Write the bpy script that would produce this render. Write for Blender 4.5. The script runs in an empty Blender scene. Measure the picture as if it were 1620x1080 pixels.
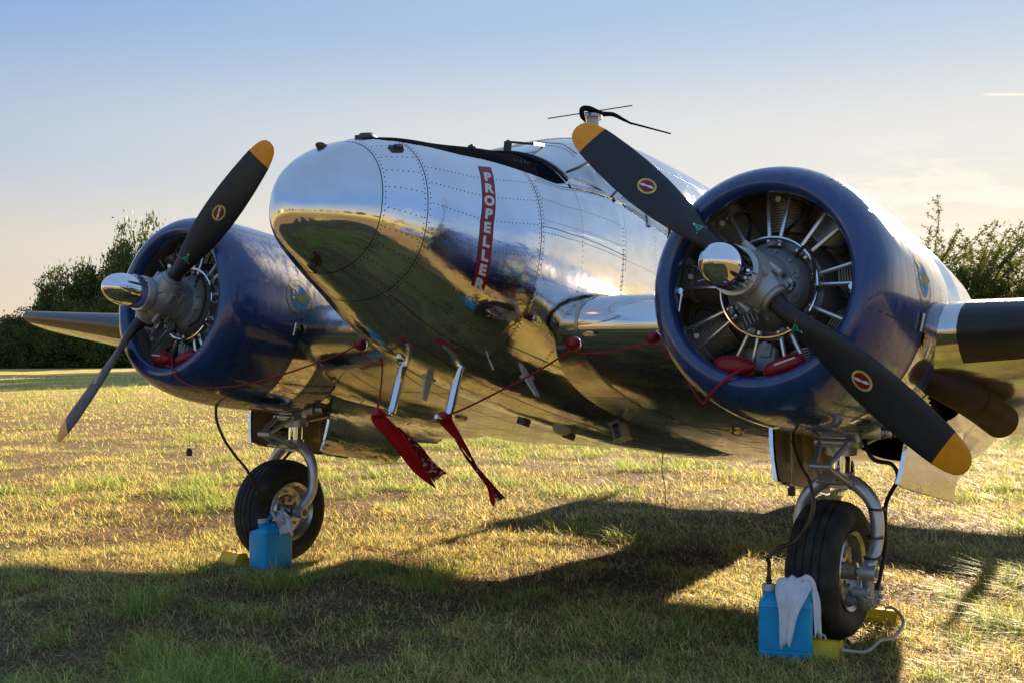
import bpy, bmesh, math, random
import numpy as np
from mathutils import Vector, Matrix
random.seed(7); rng = np.random.default_rng(11)
sin, cos, pi, rad = math.sin, math.cos, math.pi, math.radians
scene = bpy.context.scene
col = scene.collection

# ------------------------------------------------------------------ camera
cam_d = bpy.data.cameras.new("camera"); cam = bpy.data.objects.new("camera", cam_d); col.objects.link(cam)
cam_d.sensor_width = 36.0; cam_d.lens = 1903.39 / 1620 * 36; cam_d.clip_end = 3000; cam_d.clip_start = 0.1
YAW, PIT, ROL = -2.5446, -0.0019, -0.0037
_f = Vector((cos(YAW)*cos(PIT), sin(YAW)*cos(PIT), sin(PIT)))
_r = _f.cross(Vector((0, 0, 1))).normalized(); _u = _r.cross(_f)
_r2 = _r*cos(ROL) + _u*sin(ROL); _u2 = -_r*sin(ROL) + _u*cos(ROL)
CAM = Vector((5.0049, 4.1051, 1.5419))
cam.matrix_world = Matrix(((_r2.x, _u2.x, -_f.x, CAM.x), (_r2.y, _u2.y, -_f.y, CAM.y), (_r2.z, _u2.z, -_f.z, CAM.z), (0, 0, 0, 1)))
scene.camera = cam

# ------------------------------------------------------------------ sky, sun, exposure
SUN_AZ, SUN_EL = rad(185), rad(15.2)
EXPO, SKY_S = 2.05, .05
world = bpy.data.worlds.new("World"); scene.world = world; world.use_nodes = True
wn, wl = world.node_tree.nodes, world.node_tree.links; wn.clear()
wo = wn.new("ShaderNodeOutputWorld"); bg = wn.new("ShaderNodeBackground"); bg.inputs[1].default_value = SKY_S
sky = wn.new("ShaderNodeTexSky"); sky.sky_type = 'NISHITA'; sky.sun_disc = False
sky.sun_elevation = SUN_EL; sky.sun_rotation = pi/2 - SUN_AZ
sky.air_density = 1.0; sky.dust_density = .3; sky.ozone_density = 2.0; sky.altitude = 50
def wnode(t, **k):
    n = wn.new(t)
    for a, v in k.items(): setattr(n, a, v)
    return n
def wmath(op, a, b=0.):
    n = wnode("ShaderNodeMath", operation=op)
    for i, v in ((0, a), (1, b)):
        if isinstance(v, (int, float)): n.inputs[i].default_value = v
        else: wl.new(v, n.inputs[i])
    return n.outputs[0]
def wmix(f, a, b, blend='MIX'):
    n = wnode("ShaderNodeMix", data_type='RGBA', blend_type=blend)
    for i, v in ((0, f), (6, a), (7, b)):
        if isinstance(v, (int, float)): n.inputs[i].default_value = v
        elif isinstance(v, tuple): n.inputs[i].default_value = (*v, 1)
        else: wl.new(v, n.inputs[i])
    return n.outputs[2]
def wmap(v, a, b, c=0., d=1., smooth=True):
    n = wnode("ShaderNodeMapRange", interpolation_type='SMOOTHSTEP' if smooth else 'LINEAR'); wl.new(v, n.inputs[0])
    for i, q in zip((1, 2, 3, 4), (a, b, c, d)): n.inputs[i].default_value = q
    return n.outputs[0]
tc = wn.new("ShaderNodeTexCoord"); sep = wn.new("ShaderNodeSeparateXYZ"); wl.new(tc.outputs["Generated"], sep.inputs[0]); EL = sep.outputs[2]
# morning haze laid over the clear-sky model: pale and pinkish low down, warmer towards the sun
def ramp(stops):
    n = wn.new("ShaderNodeValToRGB"); e = n.color_ramp.elements; n.color_ramp.interpolation = 'B_SPLINE' if 0 else 'EASE'
    k = 1.08
    for i, (p, c) in enumerate(stops):
        q = e[i] if i < 2 else e.new(p); q.position = p; q.color = (*[v*k for v in c], 1)
    wl.new(wmath('MAXIMUM', EL, 0.), n.inputs[0]); return n.outputs[0]
away = ramp([(0., (.68, .53, .45)), (1., (.24, .37, .60)), (.07, (.60, .53, .49)), (.15, (.35, .46, .62)), (.27, (.185, .33, .66)), (.55, (.23, .37, .63))])
sunw = ramp([(0., (1.0, .80, .58)), (1., (.24, .37, .60)), (.07, (.95, .82, .66)), (.15, (.78, .75, .70)), (.27, (.41, .54, .72)), (.55, (.26, .38, .57))])
dot = wn.new("ShaderNodeVectorMath"); dot.operation = 'DOT_PRODUCT'; wl.new(tc.outputs["Generated"], dot.inputs[0]); dot.inputs[1].default_value = (cos(SUN_AZ), sin(SUN_AZ), 0.)
haze = wmix(wmap(dot.outputs["Value"], .35, 1.0), away, sunw)
hz = wnode("ShaderNodeVectorMath", operation='SCALE'); wl.new(haze, hz.inputs[0]); hz.inputs["Scale"].default_value = 1/(SKY_S*2**EXPO)
lum = wn.new("ShaderNodeRGBToBW"); wl.new(sky.outputs[0], lum.inputs[0]); den = wmath('DIVIDE', 1.0, wmath('ADD', 1.0, wmath('MULTIPLY', lum.outputs[0], .12)))
ns = wnode("ShaderNodeVectorMath", operation='SCALE'); wl.new(sky.outputs[0], ns.inputs[0]); wl.new(den, ns.inputs["Scale"])
base = wmix(.86, ns.outputs[0], hz.outputs[0])
# thin cloud wisps low in the sky on the sun's side, mapped on the direction of view
mp = wn.new("ShaderNodeMapping"); mp.inputs["Scale"].default_value = (9, 9, 40); mp.inputs["Location"].default_value = (.35, .1, .2); wl.new(tc.outputs["Generated"], mp.inputs[0])
cn = wn.new("ShaderNodeTexNoise"); cn.inputs["Scale"].default_value = 1.3; cn.inputs["Detail"].default_value = 8; cn.inputs["Roughness"].default_value = .6; wl.new(mp.outputs[0], cn.inputs["Vector"])
cl = wmath('MULTIPLY', wmath('MULTIPLY', wmap(cn.outputs["Fac"], .45, .60), wmap(EL, .17, .11)), wmap(dot.outputs["Value"], .93, .975, .04, 1.))
cloudc = wnode("ShaderNodeVectorMath", operation='SCALE'); cloudc.inputs[0].default_value = (1.15, 1.02, .86); cloudc.inputs["Scale"].default_value = 1/(SKY_S*2**EXPO)
fin_ = wmix(wmath('MULTIPLY', cl, .7), base, cloudc.outputs[0])
# a short vapour trail low on the sun's side
_d0 = (_f+_r2*(1590-810)/1903.39+_u2*(540-150)/1903.39).normalized(); _dr = _r2.normalized(); _tn = _d0.cross(_dr).normalized()
def wdot(v):
    n = wnode("ShaderNodeVectorMath", operation='DOT_PRODUCT'); wl.new(tc.outputs["Generated"], n.inputs[0]); n.inputs[1].default_value = tuple(v); return n.outputs["Value"]
trail = wmath('MULTIPLY', wmap(wmath('ABSOLUTE', wdot(_tn)), .0013, .0004), wmap(wmath('ABSOLUTE', wmath('SUBTRACT', wdot(_dr), _d0.dot(_dr)+.012)), .030, .018))
fin_ = wmix(wmath('MULTIPLY', trail, .8), fin_, cloudc.outputs[0])
wl.new(fin_, bg.inputs[0]); wl.new(bg.outputs[0], wo.inputs[0])
sun_d = bpy.data.lights.new("sun", 'SUN'); sun_d.energy = 5.0; sun_d.angle = rad(.5); sun_d.color = (1.0, .78, .50)
sun = bpy.data.objects.new("sun", sun_d); col.objects.link(sun)
sun.rotation_euler = Vector((cos(SUN_AZ)*cos(SUN_EL), sin(SUN_AZ)*cos(SUN_EL), sin(SUN_EL))).to_track_quat('Z', 'Y').to_euler()
vs = scene.view_settings; vs.view_transform = 'Standard'; vs.look = 'None'; vs.gamma = 1; vs.exposure = EXPO; vs.use_curve_mapping = False
scene.cycles.max_bounces = 8; scene.cycles.glossy_bounces = 5; scene.cycles.transparent_max_bounces = 8
scene.cycles.sample_clamp_indirect = 4; scene.cycles.blur_glossy = 2.0; scene.cycles.caustics_reflective = False

# ------------------------------------------------------------------ materials
MATS = {}
def mat(name, base, rough=.5, metal=0., coat=0., noise=None, bump=None, rvar=None, spec=.5, trans=None, coords='Object', coat_r=.05):
    """noise=(scale, other colour, low, high[, stretch]); bump=(scale, strength, distance); rvar=(scale, rough2[, stretch])"""
    m = bpy.data.materials.new(name); m.use_nodes = True; n, l = m.node_tree.nodes, m.node_tree.links
    b = n["Principled BSDF"]; b.inputs["Base Color"].default_value = (*base, 1); b.inputs["Roughness"].default_value = rough
    b.inputs["Metallic"].default_value = metal; b.inputs["Coat Weight"].default_value = coat; b.inputs["Coat Roughness"].default_value = coat_r
    b.inputs["Specular IOR Level"].default_value = spec
    t = n.new("ShaderNodeTexCoord")
    def tex(scale, stretch=(1, 1, 1), detail=5):
        mp = n.new("ShaderNodeMapping"); mp.inputs["Scale"].default_value = stretch; l.new(t.outputs[coords], mp.inputs[0])
        x = n.new("ShaderNodeTexNoise"); x.inputs["Scale"].default_value = scale; x.inputs["Detail"].default_value = detail; l.new(mp.outputs[0], x.inputs["Vector"]); return x
    if noise:
        x = tex(noise[0], noise[4] if len(noise) > 4 else (1, 1, 1)); r = n.new("ShaderNodeMapRange"); r.inputs[1].default_value = noise[2]; r.inputs[2].default_value = noise[3]; l.new(x.outputs["Fac"], r.inputs[0])
        k = n.new("ShaderNodeMix"); k.data_type = 'RGBA'; k.inputs[6].default_value = (*base, 1); k.inputs[7].default_value = (*noise[1], 1); l.new(r.outputs[0], k.inputs[0]); l.new(k.outputs[2], b.inputs["Base Color"])
    if rvar:
        x = tex(rvar[0], rvar[2] if len(rvar) > 2 else (1, 1, 1)); r = n.new("ShaderNodeMapRange"); r.inputs[1].default_value = .35; r.inputs[2].default_value = .7; r.inputs[3].default_value = rough; r.inputs[4].default_value = rvar[1]
        l.new(x.outputs["Fac"], r.inputs[0]); l.new(r.outputs[0], b.inputs["Roughness"])
    if bump:
        prev = None
        for bp in (bump if isinstance(bump, list) else [bump]):
            x = tex(bp[0], bp[3] if len(bp) > 3 else (1, 1, 1), 3); q = n.new("ShaderNodeBump"); q.inputs["Strength"].default_value = bp[1]; q.inputs["Distance"].default_value = bp[2]
            l.new(x.outputs["Fac"], q.inputs["Height"])
            if prev: l.new(prev.outputs[0], q.inputs["Normal"])
            prev = q
        l.new(prev.outputs[0], b.inputs["Normal"])
        if coat: l.new(prev.outputs[0], b.inputs["Coat Normal"])
    MATS[name] = m; return m
def dew(m, scale=150, strength=.5, dist=.003, lo=.0, up=True):
    """beads of dew: small domes on upward faces"""
    n, l = m.node_tree.nodes, m.node_tree.links; b = n["Principled BSDF"]
    t = n.new("ShaderNodeTexCoord"); v = n.new("ShaderNodeTexVoronoi"); v.inputs["Scale"].default_value = scale; l.new(t.outputs["Object"], v.inputs["Vector"])
    r = n.new("ShaderNodeMapRange"); r.interpolation_type = 'SMOOTHSTEP'; r.inputs[1].default_value = .45; r.inputs[2].default_value = .0; l.new(v.outputs["Distance"], r.inputs[0])
    g = n.new("ShaderNodeNewGeometry"); s = n.new("ShaderNodeSeparateXYZ"); l.new(g.outputs["Normal"], s.inputs[0])
    k = n.new("ShaderNodeMapRange"); k.inputs[1].default_value = lo; k.inputs[2].default_value = lo+.5; l.new(s.outputs[2], k.inputs[0])
    mm = n.new("ShaderNodeMath"); mm.operation = 'MULTIPLY'; l.new(r.outputs[0], mm.inputs[0]); l.new(k.outputs[0], mm.inputs[1])
    q = n.new("ShaderNodeBump"); q.inputs["Strength"].default_value = strength; q.inputs["Distance"].default_value = dist; l.new(mm.outputs[0], q.inputs["Height"])
    src = b.inputs["Normal"].links[0].from_socket if b.inputs["Normal"].links else None
    if src: l.new(src, q.inputs["Normal"])
    l.new(q.outputs[0], b.inputs["Normal"])
    if b.inputs["Coat Weight"].default_value > 0: l.new(q.outputs[0], b.inputs["Coat Normal"])
ALU = mat("polished_aluminium", (.86, .86, .87), .055, 1, noise=(3.2, (.74, .74, .75), .45, .75), rvar=(2.3, .17), bump=[(3.2, .5, .014), (7.0, .7, .005, (.6, 1.4, 1.4))])
dew(ALU, 170, .35, .002, .45)
ALU_NOSE = mat("mirror_polished_nose", (.80, .80, .81), .035, 1, noise=(5, (.68, .68, .69), .45, .8), rvar=(3.0, .13), bump=[(2.6, .18, .008), (9, .15, .002)])
dew(ALU_NOSE, 150, .25, .002, .5)
ALU_PANEL = mat("worn_access_panel_aluminium", (.82, .82, .84), .11, 1, noise=(6, (.70, .70, .71), .4, .7), rvar=(6, .24), bump=[(4.5, .5, .012), (12, .3, .002)])
ALU_WING = mat("dull_polished_wing_skin", (.70, .70, .70), .07, 1, noise=(4, (.50, .50, .49), .45, .8), rvar=(5, .24), bump=[(3.5, .5, .014), (14, .3, .002)])
ALU_BRUSH = mat("brushed_aluminium", (.62, .62, .62), .22, 1, noise=(7, (.42, .42, .41), .4, .7), rvar=(9, .38))
CHROME = mat("chrome", (.86, .86, .87), .04, 1, rvar=(30, .10))
DOME = mat("chrome_dome", (.86, .85, .85), .03, 1)
BLUE = mat("navy_blue_enamel", (.006, .036, .165), .24, 0, 1.0, noise=(26, (.012, .055, .21), .42, .72, (1, 1, .07)), rvar=(30, .5, (1, 1, .06)), bump=[(1.6, .08, .01), (70, .2, .0008, (1, 1, .06))], coat_r=.06)
dew(BLUE, 190, .5, .0025, .25)
BOOT = mat("black_rubber_boot", (.012, .012, .014), .42, noise=(8, (.022, .022, .024), .4, .7), bump=(30, .2, .002))
dew(BOOT, 160, .8, .004, .3)
BLACKP = mat("black_antiglare_paint", (.008, .009, .014), .6, spec=0.); 
BLADE = mat("matt_black_blade_paint", (.016, .017, .021), .42, noise=(9, (.022, .022, .026), .4, .8, (1, 6, 6)), rvar=(14, .55)); dew(BLADE, 260, .3, .001, .2)
ORANGE = mat("orange_tip_paint", (1.0, .37, .008), .42, noise=(22, (.90, .30, .006), .5, .8))
CAST = mat("cast_grey_hub", (.46, .46, .47), .40, .45, noise=(16, (.34, .34, .35), .4, .75), bump=(60, .25, .001))
CASE = mat("grey_crankcase_enamel", (.27, .29, .31), .36, .1, noise=(11, (.17, .185, .20), .4, .75))
CYL = mat("dark_cylinder_metal", (.44, .40, .33), .42, .3, noise=(20, (.56, .50, .40), .4, .8))
HEAD = mat("grey_cylinder_head", (.66, .64, .60), .42, .3, noise=(18, (.46, .43, .38), .4, .8))
INNER = mat("dark_inner_cowl", (.17, .15, .12), .55, noise=(6, (.24, .21, .155), .4, .7))  # mottled dark brown-grey shared by cowl insides, wheel wells and small discs
TUBE = mat("steel_pushrod_tube", (.82, .82, .82), .26, .85)
HOSE = mat("black_rubber_hose", (.010, .010, .010), .5)
BROWNHOSE = mat("brown_drain_hose", (.055, .022, .010), .28)
TIRE = mat("tyre_rubber", (.013, .0125, .012), .72, noise=(9, (.060, .050, .036), .45, .72), bump=(50, .25, .002))
SILVER = mat("silver_gear_paint", (.62, .62, .64), .34, .6, noise=(12, (.46, .46, .46), .45, .8), bump=(40, .1, .001))
DARKST = mat("dark_steel", (.09, .085, .08), .4, .8)
EXH = mat("rusty_brown_exhaust", (.030, .017, .013), .55, .3, noise=(8, (.055, .028, .018), .4, .75), rvar=(9, .65))
DOORIN = mat("primer_green_grey_door", (.34, .30, .22), .45, .35, noise=(9, (.22, .19, .14), .4, .7))
AERIAL = mat("dark_bronze_aerial", (.022, .018, .016), .8, 0, spec=0.)
GLASS = mat("cockpit_glass", (.30, .38, .37), .10, 0., 1.0, rvar=(7, .16), noise=(4, (.16, .20, .20), .4, .7))
FROST = mat("misted_windshield", (.66, .70, .74), .22, .35, 1.0, noise=(3, (.52, .57, .62), .35, .7), rvar=(5, .3), coat_r=.08)
WHITEP = mat("white_antenna_plastic", (.62, .62, .58), .4)
REDC = mat("red_vinyl_cover", (.32, .006, .012), .42, noise=(16, (.22, .004, .010), .4, .7), bump=(22, .6, .01))
REDR = mat("red_ribbon", (.55, .008, .018), .6, bump=(120, .2, .001))
REDCORD = mat("red_cord", (.30, .012, .016), .7)
REDS = mat("red_sticker", (.25, .006, .014), .35)
WHITES = mat("white_lettering", (.72, .72, .70), .4)
YELLOWS = mat("yellow_sticker", (.72, .55, .16), .45)
BLACKS = mat("black_lettering", (.02, .02, .02), .5)
GREENS = mat("green_sticker", (.02, .42, .20), .4)
SKYB = mat("light_blue_emblem", (.05, .32, .66), .5, spec=.2)
GOLDP = mat("gold_emblem_paint", (.42, .36, .12), .5, noise=(60, (.20, .17, .06), .4, .7), spec=.2)
BLUECAN = mat("sky_blue_plastic_can", (.012, .40, .72), .36, noise=(9, (.014, .33, .62), .4, .7), bump=(30, .15, .002))
WHITECAP = mat("white_plastic_cap", (.6, .6, .56), .45)
RAG = mat("white_cotton_rag", (.88, .88, .90), .9, noise=(7, (.74, .74, .78), .45, .75), bump=(180, .4, .002))
RAGD = mat("stained_cotton_rag", (.86, .85, .88), .9, noise=(16, (.34, .32, .30), .52, .70), bump=(180, .4, .002))
CHOCK = mat("yellow_chock", (.88, .56, .015), .5, noise=(18, (.55, .36, .02), .45, .8))
ROPE = mat("pale_rope", (.50, .46, .38), .9)
SEAM = mat("dark_panel_gap", (.03, .03, .03), .6, .3)
RIVET = mat("rivet_metal", (.085, .085, .09), .42, .8)

# ------------------------------------------------------------------ mesh helpers
def new(name, verts, faces, m, parent=None, smooth=True, mats=None, midx=None, auto=None):
    me = bpy.data.meshes.new(name); me.from_pydata([tuple(v) for v in verts], [], [tuple(f) for f in faces]); me.validate()
    for x in (mats or [m]): me.materials.append(x)
    if midx is not None: me.polygons.foreach_set("material_index", midx)
    if smooth: me.polygons.foreach_set("use_smooth", [True]*len(me.polygons))
    me.update()
    if smooth and auto is not None: me.set_sharp_from_angle(angle=rad(auto))
    o = bpy.data.objects.new(name, me); col.objects.link(o)
    if parent is not None: o.parent = parent
    return o
def link(name, me, parent=None):
    o = bpy.data.objects.new(name, me); col.objects.link(o)
    if parent is not None: o.parent = parent
    return o
def tag(o, label=None, cat=None, group=None, kind=None):
    if label: o["label"] = label
    if cat: o["category"] = cat
    if group: o["group"] = group
    if kind: o["kind"] = kind
    return o
class G:
    def __init__(s): s.v = []; s.f = []
    def add(s, V, F):
        b = len(s.v); s.v += [tuple(v) for v in V]; s.f += [tuple(i+b for i in f) for f in F]; return s
    def grid(s, P, cu=False, cv=False):      # P[i][j]
        nu, nv = len(P), len(P[0]); F = []
        for i in range(nu if cu else nu-1):
            for j in range(nv if cv else nv-1):
                a, b = i, (i+1) % nu; c, d = j, (j+1) % nv
                F.append((a*nv+c, a*nv+d, b*nv+d, b*nv+c))
        return s.add([p for r in P for p in r], F)
    def revolve(s, prof, axis='x', c=(0, 0, 0), n=32, rot=None):   # prof [(axial, r)]
        P = []
        for a, r in prof:
            row = []
            for k in range(n):
                t = 2*pi*k/n; u, w = r*cos(t), r*sin(t)
                q = Vector((a, u, w)) if axis == 'x' else (Vector((u, a, w)) if axis == 'y' else Vector((u, w, a)))
                if rot is not None: q = rot @ q
                row.append(q+Vector(c))
            P.append(row)
        return s.grid(P, cv=True)
    def tube(s, pts, r, n=10, caps=True):
        pts = [Vector(p) for p in pts]; N = len(pts); rs = r if isinstance(r, (list, tuple)) else [r]*N
        P = []; nrm = None
        for i, p in enumerate(pts):
            t = (pts[min(i+1, N-1)]-pts[max(i-1, 0)]).normalized()
            if nrm is None: nrm = t.orthogonal().normalized()
            nrm = (nrm-t*nrm.dot(t)).normalized(); bn = t.cross(nrm)
            P.append([p+(nrm*cos(2*pi*k/n)+bn*sin(2*pi*k/n))*rs[i] for k in range(n)])
        b = len(s.v); s.grid(P, cv=True)
        if caps: s.f.append(tuple(b+k for k in range(n))); s.f.append(tuple(b+(N-1)*n+k for k in reversed(range(n))))
        return s
    def box(s, c, h, rot=None, bev=0):
        V = []
        for x in (-1, 1):
            for y in (-1, 1):
                for z in (-1, 1):
                    q = Vector((x*h[0], y*h[1], z*h[2]))
                    if rot is not None: q = rot @ q
                    V.append(q+Vector(c))
        return s.add(V, [(0, 1, 3, 2), (4, 6, 7, 5), (0, 4, 5, 1), (2, 3, 7, 6), (0, 2, 6, 4), (1, 5, 7, 3)])
    def sphere(s, c, r, n=12, sc=(1, 1, 1)):
        P = [[Vector((c[0]+r*sc[0]*sin(pi*i/n)*cos(2*pi*j/(n*2)), c[1]+r*sc[1]*sin(pi*i/n)*sin(2*pi*j/(n*2)), c[2]+r*sc[2]*cos(pi*i/n))) for j in range(n*2)] for i in range(n+1)]
        return s.grid(P, cv=True)
    def prism(s, poly, off):      # poly list of 3D points, off vector thickness
        n = len(poly); off = Vector(off); V = [Vector(p) for p in poly]; V2 = [v+off for v in V]
        return s.add(V+V2, [tuple(range(n)), tuple(range(2*n-1, n-1, -1))]+[(i, (i+1) % n, (i+1) % n+n, i+n) for i in range(n)])
    def make(s, name, m, parent=None, smooth=True, auto=35, bevel=0):
        o = new(name, s.v, s.f, m, parent, smooth, auto=auto)
        bm = bmesh.new(); bm.from_mesh(o.data)
        bmesh.ops.remove_doubles(bm, verts=bm.verts, dist=1e-6)
        if bevel:
            es = [e for e in bm.edges if len(e.link_faces) == 2 and e.calc_face_angle(0) > .6]
            bmesh.ops.bevel(bm, geom=es, offset=bevel, segments=2, affect='EDGES', profile=.6)
        bmesh.ops.recalc_face_normals(bm, faces=bm.faces)
        if smooth:
            for f in bm.faces: f.smooth = True
        bm.to_mesh(o.data); bm.free()
        if smooth: o.data.set_sharp_from_angle(angle=rad(auto))
        return o
def crv(pts, n=8):
    """Catmull-Rom through pts"""
    p = [Vector(q) for q in pts]; p = [p[0]*2-p[1]]+p+[p[-1]*2-p[-2]]; out = []
    for i in range(1, len(p)-2):
        for k in range(n):
            t = k/n; a, b, c, d = p[i-1:i+3]
            out.append(.5*((2*b)+(c-a)*t+(2*a-5*b+4*c-d)*t*t+(3*b-a-3*c+d)*t**3))
    out.append(p[-2]); return out
_text_cache = {}
def text_mesh(s, bold=.0):
    """glyph outlines as flat triangles: (verts Nx2 centred, faces), height of a capital = 1"""
    if (s, bold) in _text_cache: return _text_cache[(s, bold)]
    c = bpy.data.curves.new("t", 'FONT'); c.body = s; c.align_x = 'CENTER'; c.size = 1; c.offset = bold; c.resolution_u = 3
    o = bpy.data.objects.new("t", c); col.objects.link(o); bpy.context.view_layer.update()
    me = bpy.data.meshes.new_from_object(o.evaluated_get(bpy.context.evaluated_depsgraph_get()))
    V = np.array([v.co[:2] for v in me.vertices]) if len(me.vertices) else np.zeros((0, 2)); F = [tuple(p.vertices) for p in me.polygons]
    bpy.data.objects.remove(o); bpy.data.curves.remove(c); bpy.data.meshes.remove(me)
    if len(V): V = (V-[0, .35])/.7
    _text_cache[(s, bold)] = (V, F); return V, F

# ------------------------------------------------------------------ aircraft frame
TH, HP = 0.1567, 1.8099; CT, ST = cos(TH), sin(TH)
EY = 1.975
OFF = Vector((HP*ST, 0, HP*CT))
plane = bpy.data.objects.new("airplane", None); col.objects.link(plane); plane.rotation_euler = (0, -TH, 0)
tag(plane, "polished silver twin-engined propeller airplane with navy blue cowlings parked on mown grass", "airplane")
def A2W(p): return Vector((p[0]*CT-p[2]*ST, p[1], p[0]*ST+p[2]*CT+HP))
def W2A(p): return Vector((p[0]*CT+(p[2]-HP)*ST, p[1], -p[0]*ST+(p[2]-HP)*CT))
def P1(o): o.parent = plane; o.location = OFF; return o      # a part of the plane, vertices in aircraft axes
FX=np.array([.9,.6,.32,0,-.35,-.6,-.9,-1.5,-3,-4,-5.5,-6.8,-8,-8.7])
FHW=np.array([.124,.348,.455,.535,.618,.652,.675,.69,.69,.66,.53,.37,.2,.04])
FZT=np.array([.395,.64,.738,.800,.875,.918,.93,.94,.94,.94,.92,.86,.75,.5])
FZB=np.array([.125,-.05,-.165,-.315,-.42,-.47,-.51,-.57,-.64,-.62,-.5,-.33,-.15,.15])
XT,ZT0=.938,.262
HX=np.array([-.6,-1.38,-1.75,-2.4,-3.2,-4,-5.5,-6.8,-8]);HH=np.array([0,.30,.40,.455,.47,.43,.25,.08,0])
ZMX=np.array([.95,.6,0,-.35,-1.5,-3,-8,-8.7]);ZMV=np.array([.253,.278,.235,.28,.27,.25,.3,.33])
def cr(kx,ky,x):
    kx=np.asarray(kx,float);ky=np.asarray(ky,float);d=np.diff(ky)/np.diff(kx);h=np.diff(kx);m=np.zeros(len(kx));m[0]=d[0];m[-1]=d[-1]
    m[1:-1]=(h[1:]*d[:-1]+h[:-1]*d[1:])/(h[1:]+h[:-1])
    i=np.clip(np.searchsorted(kx,x)-1,0,len(kx)-2);t=np.clip((x-kx[i])/h[i],0,1)
    return (2*t**3-3*t**2+1)*ky[i]+(t**3-2*t**2+t)*h[i]*m[i]+(-2*t**3+3*t**2)*ky[i+1]+(t**3-t**2)*h[i]*m[i+1]
KV=np.r_[0,np.sqrt(XT-FX)]
def fparam(x):
    x=np.asarray(x,float);v=np.sqrt(np.maximum(XT-x,0))
    hw=cr(KV,np.r_[0,FHW],v);zt=cr(KV,np.r_[ZT0,FZT],v);zb=cr(KV,np.r_[ZT0,FZB],v)
    hp=np.where(x<-.6,cr(-HX,HH,np.maximum(-x,.6)),0);zm=cr(-ZMX,ZMV,-x)
    zm=np.clip(zm,zb+.3*(zt-zb),zt-.3*(zt-zb))
    return np.maximum(hw,1e-4),zt+hp,zb,zm
NU,NL=2.3,2.15
def fsurf(x,a):
    hw,zt,zb,zm=fparam(x);c,s=np.cos(a),np.sin(a)
    n=np.where(s>=0,NU,NL)
    y=hw*np.sign(c)*np.abs(c)**(2/n);z=zm+np.where(s>=0,zt-zm,zm-zb)*np.sign(s)*np.abs(s)**(2/n)
    return np.stack(np.broadcast_arrays(x,y,z),-1)
def fF(P):
    x,y,z=P[...,0],P[...,1],P[...,2];hw,zt,zb,zm=fparam(x)
    hh=np.maximum(np.where(z>=zm,zt-zm,zm-zb),1e-4);n=np.where(z>=zm,NU,NL)
    return ((np.abs(y)/hw)**n+(np.abs(z-zm)/hh)**n)-1+np.where(x>XT,5,0)
def fang(P):
    x,y,z=P;hw,zt,zb,zm=fparam(x);hh=zt-zm if z>=zm else zm-zb;n=NU if z>=zm else NL
    c=np.sign(y)*(abs(y)/hw)**(n/2);s=np.sign(z-zm)*(abs(z-zm)/hh)**(n/2);return np.arctan2(s,c)

# ------------------------------------------------------------------ fuselage
def fp(x, a, off=0.):
    """point on the fuselage skin at station x and section angle a (rad), lifted by off"""
    p = fsurf(np.array([x]), np.array([a]))[0]
    if off:
        e = 1e-3; dx = fsurf(np.array([x+e]), np.array([a]))[0]-fsurf(np.array([x-e]), np.array([a]))[0]
        da = fsurf(np.array([x]), np.array([a+e]))[0]-fsurf(np.array([x]), np.array([a-e]))[0]
        n = np.cross(da, dx); L = np.linalg.norm(n)
        if L > 1e-12:
            n = n/L
            if n[1]*p[1]+n[2]*(p[2]-.25) < 0: n = -n
            p = p+n*off
    return Vector(p)
def loft_fus(xs, n, a0=0, a1=2*pi, closed=True):
    a = np.linspace(a0, a1, n, endpoint=not closed)
    X, A = np.meshgrid(xs, a, indexing='ij'); return fsurf(X, A)
vN = np.linspace(0, 1, 22)**1.0
xs_nose = XT-(vN*math.sqrt(XT-.62))**2
xs_nose[0] = XT-1e-5
g = G(); g.grid(loft_fus(xs_nose, 96), cv=True); nosec = P1(g.make("nose_cone", ALU_NOSE, auto=80)); 
xs_mid = np.concatenate([np.linspace(.62, -.58, 22), np.linspace(-.6, -1.8, 26), np.linspace(-1.9, -8.7, 50)])
g = G(); g.grid(loft_fus(xs_mid, 120), cv=True)
fus = P1(g.make("fuselage", ALU, auto=24))
def patch(poly4, off, nu=8, nv=8):
    """skin patch over four (x, a_deg) corners"""
    A, B, C, D = poly4; P = []
    for i in range(nu+1):
        u = i/nu; row = []
        for j in range(nv+1):
            v = j/nv; x = (A[0]*(1-u)+B[0]*u)*(1-v)+(D[0]*(1-u)+C[0]*u)*v; a = (A[1]*(1-u)+B[1]*u)*(1-v)+(D[1]*(1-u)+C[1]*u)*v
            row.append(fp(x, rad(a), off))
        P.append(row)
    return P
def strip(path, w, off):
    """thin band along (x,a_deg) path on the skin"""
    pts = [fp(x, rad(a), off) for x, a in path]; P = []
    for i, p in enumerate(pts):
        t = (pts[min(i+1, len(pts)-1)]-pts[max(i-1, 0)]).normalized(); x, a = path[i]
        n = (fp(x, rad(a), .01)-fp(x, rad(a), 0)).normalized(); s = t.cross(n).normalized()*(w/2); P.append([p-s, p+s])
    return P
def lin(a, b, n): return [a+(b-a)*i/n for i in range(n+1)]
def seamring(x, a0, a1, w=.004, n=70): return strip([(x, a) for a in lin(a0, a1, n)], w, .0012)
g = G()
for x in (.6215, .388): g.grid(seamring(x, -90, 270, .0045))
for x in (-.36, -1.9, -2.9): g.grid(seamring(x, -80, 60, .0032))
for x in (-1.15,): g.grid(seamring(x, -60, 8, .0028))
for pa in ([(-.42, 38), (-2.6, 7)], [(-.36, 9), (-2.9, -1)], [(-.36, -46), (-3.2, -46)], [(-.02, -75), (-3.4, -75)], [(.36, -62), (-.36, -58)]):
    for sgn in (1, -1):
        g.grid(strip([(x, a if sgn == 1 else 180-a) for x, a in zip(lin(pa[0][0], pa[1][0], 40), lin(pa[0][1], pa[1][1], 40))], .0032, .0012))
g.make("panel_seams", SEAM, fus)
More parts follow.
